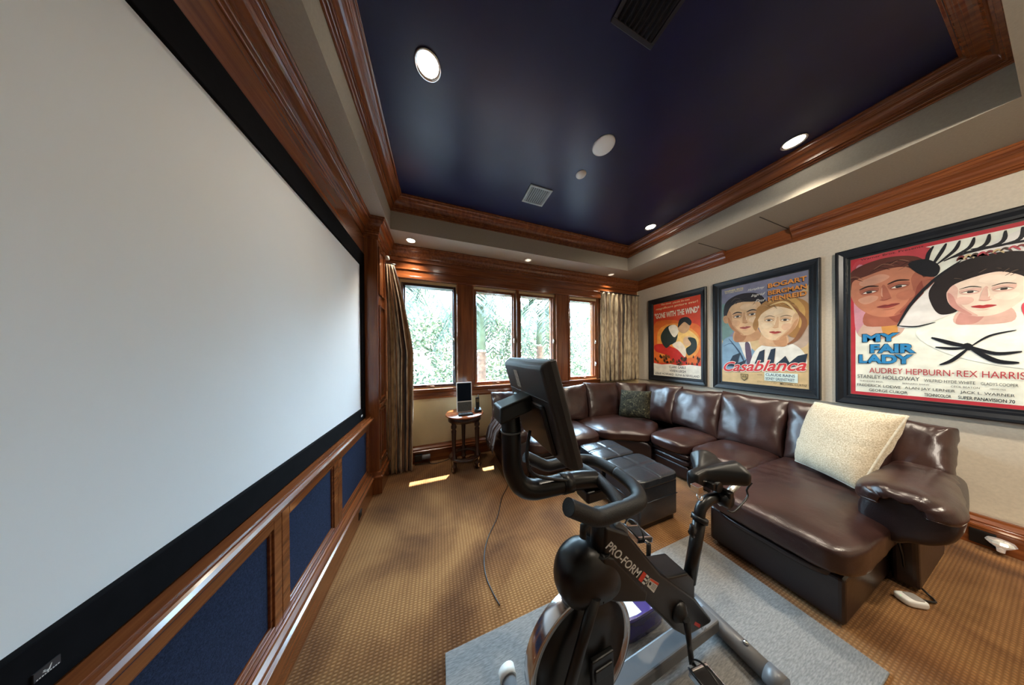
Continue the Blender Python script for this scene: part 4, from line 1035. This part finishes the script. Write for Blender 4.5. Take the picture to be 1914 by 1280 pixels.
MB().tube([(3.745, .21, .06), (3.72, .195, .045), (3.69, .175, .045)], .008, 10).build('plug_stem', M_black, t)
l = bpy.data.lights.new('night_light_glow', 'POINT'); l.energy = .18; l.color = (1, .85, .6); l.shadow_soft_size = .03
o = bpy.data.objects.new('night_light_glow', l); C.objects.link(o); o.location = (3.62, .16, .12)
t = thing('sofa_remote', (2.55, .34, 0), 'small white handset with a green light on the carpet by the chaise', 'remote')
rm = Matrix.Translation((2.535, .318, 0)) @ Matrix.Rotation(-.55, 4, 'Z')
m = MB(); pad(m, -.05, .05, -.032, .032, 0, .042, 4, 10, 0); bmesh.ops.transform(m.bm, matrix=rm, verts=m.bm.verts[:]); m.build('shell', M_white, t)
m = MB(); pad(m, -.018, .038, -.024, .024, .030, .046, 4, 8, 0); bmesh.ops.transform(m.bm, matrix=rm, verts=m.bm.verts[:]); m.build('grey_cap', plain('warm_grey_plastic', (.30, .28, .26), .45, nscale=9), t)
m = MB(); m.lathe([(0, .034), (.008, .032), (.009, .026), (0, .026)], (-.036, 0, .006), 12); bmesh.ops.transform(m.bm, matrix=rm, verts=m.bm.verts[:]); m.build('indicator', plain('green_led', (.1, .9, .2), .3, nscale=9, emit=((.1, 1, .2), .5)), t)
MB().tube(curve([(2.60, .30, .016), (2.66, .27, .01), (2.70, .30, .02), (2.66, .345, .10), (2.62, .352, .22), (2.58, .36, .32)]), .005, 8).build('coiled_cable', M_black, t)
floor_c = [pz(950, 905, .006), pz(938, 930, .006), pz(930, 965, .006), pz(912, 1005, .006), pz(905, 1040, .006), pz(908, 1075, .006), pz(920, 1105, .006), pz(934, 1131, .006)]
floor_c = [Vector((.73, 2.3, .006))] + floor_c
tag(MB().tube(curve(floor_c), .0032, 8).build('floor_cable', M_black), 'thin black cord snaking across the tan carpet', 'cord')
tag(MB().box(.016, 1.888, .28, 1.03, .0005, .009).build('grey_rug', M_rug, bevel=.003), 'flat grey mat lying under the exercise bike', 'mat')

# ------------------------------------------------------------------ the exercise bike
YC = .63                                   # its middle plane; it points at the screen (-X)
t = bike = thing('exercise_bike', (.75, YC, 0), 'black stationary exercise bike on the grey mat, facing the projection screen', 'exercise bike')
YN = .575                                  # near face of the frame
def face(*pix, y=YN): return [py(u, v, y) for u, v in pix]
def slab(name, pix, mat, y0=YN, y1=None, bevel=.008, parent=None):
    y1 = 2 * YC - y0 if y1 is None else y1
    return MB().prism(face(*pix, y=y0), (0, y1 - y0, 0)).build(name, mat, parent or t, bevel=bevel, seg=3)
# main beam, seat mast and head
beam = slab('main_beam', [(1132, 985), (1176, 1000), (1236, 1072), (1300, 1118), (1333, 1160), (1326, 1168), (1284, 1192), (1262, 1180), (1208, 1126), (1128, 1050)], M_satin, bevel=.012)
slab('mast_bracket', [(1234, 1084), (1286, 1072), (1300, 1085), (1299, 1125), (1262, 1112)], M_satin, YN + .004)
def up(u, v, y=YC - .02): return py(u, v, y)
bt, tp2 = up(1288, 1085, YC - .03), up(1308, 968, YC - .03)
m = MB().tube([bt, bt.lerp(tp2, .5), tp2], .028, 20, flat=.8); m.build('seat_mast', M_satin, t)
el = [up(1306, 975, YC - .03), up(1310, 950, YC - .03), up(1324, 934, YC - .03), up(1345, 928, YC - .03)]
m = MB().tube(curve(el), .0235, 20, flat=.85); m.build('seat_post', M_satin, t)
MB().tube([tp2 + Vector((-.006, 0, -.012)), tp2 + Vector((.002, 0, .008))], .031, 20).build('post_collar', M_black, t)
k0 = up(1296, 988, YC - .06); kn = MB().cyl(k0, k0 + Vector((-.035, -.012, .0)), .012).tube([k0 + Vector((-.03, -.012, .035)), k0 + Vector((-.032, -.012, 0)), k0 + Vector((-.028, -.012, -.015))], [.008, .010, .008], 10); kn.build('seat_lever', M_black, t)
# slider under the saddle
sl0, sl1 = up(1350, 934, YC - .03), up(1388, 893, YC - .03)
dirs = (sl1 - sl0).normalized()
m = MB().tube([sl0 - dirs * .03, sl1], .016, 4); m.build('seat_slider', M_alu, t)
hc = up(1352, 931, YC - .045)
m = MB().lathe([(0, -.028), (.030, -.028), (.036, -.020), (.036, .020), (.030, .028), (0, .028)], hc, 26, axis='y'); o = m.build('slider_clamp', M_black, t)
MB().box(hc.x - .02, hc.x + .014, hc.y - .034, hc.y + .02, hc.z + .018, hc.z + .048).build('clamp_block', M_black, t, bevel=.005)
e = sl1; MB().box(e.x - .022, e.x + .024, e.y - .024, e.y + .024, e.z - .022, e.z + .026).build('slider_end_cap', M_black, t, bevel=.007, seg=3)
hp = up(1396, 915, YC - .05); MB().tube(curve([sl1 + Vector((.01, -.03, -.01)), hp, hp + Vector((-.012, -.005, -.035)), sl0 + Vector((.035, -.03, -.045)), sl0 + Vector((.0, -.02, -.04))]), .004, 8).build('wire_handle', M_black, t)
# saddle: nose towards the handlebar, wide at the rear
sc0, sc1 = py(1290, 886, YC), py(1383, 884, YC)
zs_ = py(1330, 868, YC).z; x0_, x1_ = sc0.x + .005, min(sc1.x, sc0.x + .275)
def saddle_fn(u, v):
    s = v; e = math.sqrt(max(0, 1 - max(0, (s - .82) / .18) ** 2.2)) if s > .82 else math.sqrt(min(1, s / .05))
    w = (lerp(.024, .118, max(0, min(1, (s - .28) / .50)) ** 1.1) if s > .28 else .024) * e
    q = u * 2 * PI; c, sn = math.cos(q), math.sin(q)
    a = math.copysign(abs(c) ** .7, c); x = lerp(x0_, x1_, s)
    top = .014 * math.sin(s * PI) + .040 * max(0, s - .35) ** 1.2 - .010 + .030 * math.exp(-((abs(a) - .58) / .30) ** 2) * max(0, s - .35) * 1.5 - .020 * math.exp(-(a / .22) ** 2) * max(0, s - .15)
    z = zs_ + top - .030 * (1 - abs(sn) ** .55) if sn >= 0 else zs_ + top - .030 - (.055 + .02 * s) * abs(sn) ** .6
    return Vector((x, YC + a * w, lerp(zs_ - .04, z, e ** .5)))
m = MB(); m.grid(saddle_fn, 44, 40, 0, True); bmesh.ops.remove_doubles(m.bm, verts=m.bm.verts[:], dist=1e-4)
sd = m.build('saddle', M_black, t)
cl = Vector((x0_ + .12, YC - .01, zs_ - .075))
m = MB().cyl(cl + Vector((-.0, -.045, 0)), cl + Vector((0, .045, 0)), .026, n=20); m.box(cl.x - .045, cl.x - .02, cl.y - .04, cl.y - .005, cl.z - .01, cl.z + .024); m.build('saddle_clamp', M_black, t, bevel=.004)
MB().tube(curve([(x0_ + .05, YC - .022, zs_ - .045), (x0_ + .10, YC - .022, zs_ - .058), (x0_ + .20, YC - .03, zs_ - .05)]), .0045, 8).tube(curve([(x0_ + .05, YC + .022, zs_ - .045), (x0_ + .10, YC + .022, zs_ - .058), (x0_ + .20, YC + .03, zs_ - .05)]), .0045, 8).build('saddle_rails', M_chrome, t)
hk = up(1303, 920, YC - .05); MB().tube(curve([hk, hk + Vector((-.012, -.01, -.018)), hk + Vector((.006, -.012, -.028)), hk + Vector((.022, -.008, -.02))]), .004, 8).box(hk.x - .012, hk.x + .022, hk.y - .012, hk.y + .02, hk.z, hk.z + .03).build('saddle_bolt', M_chrome, t, bevel=.003)
# head post and shroud
h0, h1 = py(1118, 1040, YC - .02), py(1124, 955, YC - .02)
MB().tube([h0, h1], [.036, .034], 22, flat=.85).build('head_post', M_satin, t)
MB().tube([py(1117, 1030, YC - .02), py(1117, 1022, YC - .02)], .043, 22).build('head_collar', M_black, t)
sx, sz = .500, .632
def shroud_fn(u, v):
    q = u * 2 * PI; a = (v * 2 - 1)
    rr = (1 - abs(a) ** 2.6) ** .5
    c, s = math.cos(q), math.sin(q)
    rx = .112 if c < 0 else .17; rz = .112 if s > 0 else .092
    x = sx + rx * rr * (abs(c) ** .9) * (1 if c > 0 else -1)
    z = sz + rz * rr * (abs(s) ** .9) * (1 if s > 0 else -1) - max(0, c) * .045 * rr
    return Vector((x, YC - .005 + .078 * a, z))
m = MB(); m.grid(shroud_fn, 48, 30, 0, True); bmesh.ops.remove_doubles(m.bm, verts=m.bm.verts[:], dist=1e-4); m.build('flywheel_shroud', M_satin, t)
m = MB(); m.tube([shroud_fn(.78, .04 + .92 * i / 20) + Vector((.012, 0, 0)) for i in range(21)], .0022, 6); m.build('shroud_seam', M_black, t)
slab('shroud_skirt', [(1128, 1040), (1150, 1045), (1212, 1108), (1208, 1127), (1150, 1128), (1122, 1122)], M_satin, YN - .008, YC + .06, .01)
slab('resistance_knob_base', [(1150, 985), (1158, 975), (1174, 988), (1177, 1006), (1166, 1004)], M_grey, YC - .03, YC + .03, .004)
rk = py(1153, 968, YC); MB().cyl(rk, rk + Vector((.006, 0, .04)), .013).build('resistance_knob', M_chrome, t)
# flywheel
fx, fz, fr = .483, .366, .217
fw = MB().lathe([(fr - .020, -.026), (fr - .002, -.026), (fr, -.023), (fr, .023), (fr - .002, .026), (fr - .020, .026), (fr - .020, -.026)], (fx, .617, fz), 72, axis='y').build('flywheel_rim', M_chrome, t)
MB().lathe([(.0, -.016), (.05, -.020), (.09, -.012), (fr - .02, -.014), (fr - .02, .014), (.09, .012), (0, .016)], (fx, .617, fz), 60, axis='y').build('flywheel_disc', M_black, t)
MB().box(fx + .02, fx + .12, .580, .596, fz - .15, fz - .02).box(fx + .03, fx + .11, .574, .582, fz - .09, fz - .05).build('brake_housing', M_black, t, bevel=.008)
# fork legs down to the front foot
for y, nm in ((.560, 0), (.690, 1)):
    a, b = (Vector((.555, y, .545)), Vector((.300, y, .075)))
    if nm == 0: a, b = py(1112, 1115, .557), py(1060, 1300, .557)
    MB().tube([a, a.lerp(b, .5), b + (b - a) * ((b.z - .060) / (a.z - b.z))], [.024, .022, .022], 14, flat=.62).build('fork_leg', M_satin, t)
MB().tube([(.27, .42, .046), (.27, .845, .046)], .030, 20).build('front_foot', M_grey, t)
for y in (.415, .835): MB().tube([(.27, y - .012, .046), (.27, y + .022, .046)], .036, 20).build('foot_cap', M_white if y > .6 else M_black, t)
# base rail and rear foot
MB().box(.30, 1.30, .597, .665, .062, .118).build('base_rail', M_grey, t, bevel=.008, seg=3)
MB().tube([(1.335, .430, .054), (1.335, .83, .054)], .040, 24, flat=.85).build('rear_foot', M_grey, t)
for a, b in ((.405, .455), (.805, .855)): MB().tube([(1.335, a, .054), (1.335, b, .054)], .044, 24, flat=.88).build('foot_cap', M_grey, t)
for y in (.52, .74): MB().lathe([(0, .012), (.008, .010), (.010, 0), (0, 0)], (1.335, y, .090), 10).build('foot_bolt', M_chrome, t)
# crank and pedals
cb = py(1272, 1146, YN - .006)
MB().lathe([(.0, -.020), (.020, -.018), (.030, -.008), (.042, .0), (.042, .008), (0, .008)], cb, 30, axis='y').build('bottom_bracket', M_black, t)
def pedal(pos, cpos, lab):
    a = MB().tube([cpos, cpos.lerp(pos, .5), pos], [.017, .013, .013], 14, flat=.6).build('crank_arm', M_satin, t)
    s = -1 if pos.y < YC else 1
    c = pos + Vector((0, s * .062, 0)); rot = Matrix.Translation(c) @ Matrix.Rotation(.25, 4, 'Y')
    m = MB(); m.box(-.048, .048, -.046, .046, -.010, .010, 0, rot); p = m.build('pedal', M_black, t, bevel=.004)
    m = MB()
    for sy in (-.040, .034): m.box(-.052, .052, sy, sy + .008, -.014, .014, 0, rot)
    for sx_ in (-.054, .048): m.box(sx_, sx_ + .007, -.044, .044, -.013, .013, 0, rot)
    m.build('pedal_cage', M_chrome, p, bevel=.002)
    m = MB(); pts = [rot @ Vector((-.03, .05 * math.cos(q) * 1.05, .05 * math.sin(q) + .012)) for q in [PI * k / 12 for k in range(13)]]
    m.tube(pts, .006, 8, flat=.4); pts = [rot @ Vector((-.05 - .035 * math.sin(q), .042 * math.cos(q), .01 + .028 * math.sin(q))) for q in [PI * k / 12 for k in range(13)]]; m.tube(pts, .005, 8)
    m.build('toe_strap', M_black, p)
    MB().tube([pos, c], .008, 10).build('pedal_axle', M_chrome, p)
cc = Vector((cb.x, cb.y - .022, cb.z))
pn = Vector((cc.x + .01, cc.y - .012, cc.z - .165))
pedal(pn, cc, 'near')
cf = Vector((cb.x, 2 * YC - cb.y + .022, cb.z)); pedal(Vector((cc.x + .025, cf.y + .012, cc.z + .150)), cf, 'far')
# handlebar
HZ = .955; yn, yf = .485, .785
def bar(name, pts, r=.0215): MB().tube(curve(pts, 8), r, 18).build(name, M_rubber, t)
for y, s in ((yn, 1), (yf, -1)):
    bar('handlebar_horn', [(.340, y, 1.016), (.39, y, .985), (.44, y, .958), (.50, y, HZ), (.60, y + s * .003, HZ), (.645, y + s * .025, HZ + .002), (.668, y + s * .07, HZ + .006), (.675, YC, HZ + .008)], .0235)
    bar('handlebar_grip', [(.545, y + s * .005, HZ), (.560, y + s * .06, HZ + .008), (.572, YC, HZ + .012)], .021)
MB().box(.50, .60, YC - .035, YC + .035, HZ - .055, HZ - .012).build('handlebar_clamp', M_black, t, bevel=.008)
ck = py(1090, 985, YC - .06); MB().tube([ck + Vector((.05, 0, .02)), ck, ck + Vector((-.005, -.005, -.03))], [.010, .012, .012], 10).build('handlebar_lever', M_black, t)
# arm and monitor
a0 = Vector((.565, YC, HZ + .005))
armp = curve([a0, py(1075, 898, YC), py(1030, 908, YC), py(995, 914, YC), py(972, 905, YC), py(959, 880, YC), py(956, 850, YC), py(955, 800, YC), py(953, 770, YC)], 8)
MB().tube(armp, .032, 22).build('monitor_arm', M_satin, t)
MB().tube([py(1048, 904, YC), py(1066, 900, YC)], .0345, 22).build('arm_collar', M_black, t)
MB().tube([py(955, 806, YC), py(955, 802, YC)], .0345, 22).build('arm_ring', M_grey, t)
ft, fb = Vector((.284, 0, 1.434)), Vector((.372, 0, 1.128))     # screen side, top and bottom edge
n_ = Vector((-(ft - fb).z, 0, (ft - fb).x)).normalized()          # out of the back, towards -X
ya, yb = .462, .800
m = MB(); P = []
def ring(y0, y1, zt, zb, d):
    T, B = fb.lerp(ft, zt), fb.lerp(ft, zb); o = n_ * d
    return [Vector((T.x, y0, T.z)) + o, Vector((T.x, y1, T.z)) + o, Vector((B.x, y1, B.z)) + o, Vector((B.x, y0, B.z)) + o]
rs = [ring(ya, yb, 1, 0, -.008), ring(ya, yb, 1, 0, .012), ring(ya + .006, yb - .006, .99, .01, .024), ring(ya + .012, yb - .012, .965, .05, .040)]
vv = [v for r in rs for v in r]
m.add(vv, [(i * 4 + j, i * 4 + (j + 1) % 4, (i + 1) * 4 + (j + 1) % 4, (i + 1) * 4 + j) for i in range(3) for j in range(4)] + [(3, 2, 1, 0), (12, 13, 14, 15)])
mon = m.build('monitor', plain('brown_black_monitor_shell', (.030, .025, .024), .42, nscale=10, namt=.15), t, bevel=.007, seg=3)
r = ring(ya + .012, yb - .012, .985, .02, -.0085); MB().poly(r).build('monitor_glass', plain('black_monitor_glass', (.004, .004, .005), .06, nscale=4), mon)
def on_back(y0, y1, zt, zb, d0, d1):
    a = ring(y0, y1, zt, zb, d0); b = ring(y0, y1, zt, zb, d1)
    return MB().add(a + b, [(0, 1, 2, 3), (7, 6, 5, 4), (0, 4, 5, 1), (1, 5, 6, 2), (2, 6, 7, 3), (3, 7, 4, 0)])
def backbox(name, *q, mat=M_black, bevel=.003):
    m = MB(); a = ring(*q[:4], q[4]); b = ring(*q[:4], q[5])
    m.add(a + b, [(0, 1, 2, 3), (7, 6, 5, 4), (0, 4, 5, 1), (1, 5, 6, 2), (2, 6, 7, 3), (3, 7, 4, 0)]); return m.build(name, mat, mon, bevel=bevel)
backbox('back_seam', ya + .02, yb - .02, .66, .645, .038, .0415)
backbox('lower_cover', ya + .05, yb - .05, .60, .10, .035, .052, mat=M_satin, bevel=.012)
backbox('rating_sticker', .660, .692, .90, .70, .0385, .0408, mat=plain('pale_sticker', (.45, .40, .33), .5, nscale=160, namt=.5), bevel=0)
for y in (.50, .63, .76): backbox('vent_slot', y - .016, y + .016, .975, .955, .022, .0335, mat=M_velvet, bevel=0)
pv = fb.lerp(ft, .60) + n_ * .045; top = py(953, 768, YC)
m = MB(); m.prism([(top.x - .045, YC - .042, top.z - .030), (top.x - .045, YC + .042, top.z - .030), (top.x - .045, YC + .042, top.z + .022), (top.x - .045, YC - .042, top.z + .022)], (pv.x - top.x + .05, 0, .035)); m.build('tilt_bracket', M_satin, t, bevel=.007, seg=3)
MB().tube(curve([(pv.x, .60, 1.20), (pv.x - .02, .58, 1.12), (pv.x + .02, .60, 1.05), (.42, .61, 1.0), (.46, YC, .985)]), .0055, 8).build('monitor_cable', M_black, t)
# lettering and stickers on the near face
def onbeam(p0, p1, h):          # baseline from pixel p0 to p1 on the beam face; text height h in metres
    A_, B_ = py(*p0, YN - .0006), py(*p1, YN - .0006); d = B_ - A_; L = d.length; d.normalize(); upv = Vector((-d.z, 0, d.x))
    if upv.z < 0: upv = -upv
    return (lambda u, v: A_ + d * (u * L) + upv * ((1 - v) * h)), L
F, L = onbeam((1131, 1024), (1192, 1082), .032)
m = MB(); fit_text(m, 'PRO-FORM', F, 0, 0, 1, 1, 0, .02, .25); m.build('maker_lettering', M_white, t)
F, L = onbeam((1194, 1084), (1206, 1095), .036); m = MB(); m.poly([F(0, 0), F(.5, 0), F(.42, 1), F(-.08, 1)]); m.build('maker_mark', plain('signal_red', (.75, .05, .02), .4, nscale=9), t)
m = MB()
for a, b in ((0, .22), (.40, .60), (.78, 1)): m.poly([F(.5, a), F(1.05, a), F(.98, b), F(.44, b)])
m.poly([F(.9, 0), F(1.1, 0), F(1.02, 1), F(.86, 1)]); m.build('maker_mark', M_white, t)
F, L = onbeam((1210, 1104), (1226, 1107), .050)
A_ = [py(u, v, YN - .0006) for u, v in ((1216, 1080), (1232, 1090), (1222, 1108), (1209, 1095))]
G = lambda u, v: A_[0] * (1 - u) * (1 - v) + A_[1] * u * (1 - v) + A_[2] * u * v + A_[3] * (1 - u) * v
st = MB().poly([G(0, 0), G(1, 0), G(1, 1), G(0, 1)]).build('warning_sticker', M_white, t); st['label'] = 'white and red warning sticker'
H_ = lambda u, v: G(u, v) + Vector((0, -.0005, 0))
m = MB(); m.poly([H_(.02, .02), H_(.98, .02), H_(.98, .24), H_(.02, .24)], 0)
m.poly([H_(.2 + .13 * math.cos(q), .55 + .18 * math.sin(q)) for q in [2 * PI * k / 14 for k in range(14)]], 1)
for k in range(4): m.poly([H_(.42, .38 + k * .13), H_(.92, .38 + k * .13), H_(.92, .42 + k * .13), H_(.42, .42 + k * .13)], 1)
m.build('sticker_print', [plain('sticker_red', (.80, .08, .02), .4, nscale=9), M_black], st)
F, L = onbeam((1296, 1163), (1319, 1180), .020)
F, L = onbeam((1297, 1168), (1318, 1180), .020)
m = MB(); m.poly([F(0, .25), F(.48, .25), F(.48, .95), F(0, .95)], 0); fit_text(m, '10.0', F, .52, .2, 1, 1, 1, .01); m.build('model_mark', [plain('dull_red', (.55, .03, .02), .4, nscale=9), M_grey], t)
# bottle holder hanging behind the beam
bh = py(1240, 1062, YC + .04)
m = MB()
for dz in (-.03, .02): m.tube([bh + Vector((.036 * math.cos(q), .036 * math.sin(q), dz)) for q in [2 * PI * k / 24 for k in range(24)]], .005, 8, closed=True)
m.box(bh.x - .04, bh.x - .034, bh.y - .012, bh.y + .012, bh.z - .05, bh.z + .03); m.build('bottle_cage', M_black, t)

# purple tub under the bike
t = thing('plastic_tub', (.98, .85, 0), 'low shiny purple plastic tub on the grey mat behind the bike', 'tub')
mp_ = plain('glossy_purple_plastic', (.050, .035, .16), .12, spec=.7, coat=.4, nscale=6, namt=.2)
m = MB()
def tub(u, v):
    q = u * 2 * PI; c, s = math.cos(q), math.sin(q); k = (abs(c) ** 5 + abs(s) ** 5) ** -.2
    p = [(.90, .009), (1, .012), (1.0, .10), (1.03, .118), (.98, .125), (.93, .11), (.88, .05), (0, .045)]
    f = v * (len(p) - 1); i = min(int(f), len(p) - 2); r, z = Vector(p[i]).lerp(Vector(p[i + 1]), f - i)
    return Vector((.985 + .155 * k * c * r, .855 + .115 * k * s * r, z))
m.grid(tub, 48, 28, 0, True); bmesh.ops.remove_doubles(m.bm, verts=m.bm.verts[:], dist=1e-5); m.build('shell', mp_, t)
MB().prism([(.93, .80, .0465), (1.02, .79, .0465), (1.01, .87, .0465), (.95, .90, .0465)], (0, 0, .0015)).build('paper_tag', plain('white_tag', (.7, .72, .75), .5, nscale=9), t)
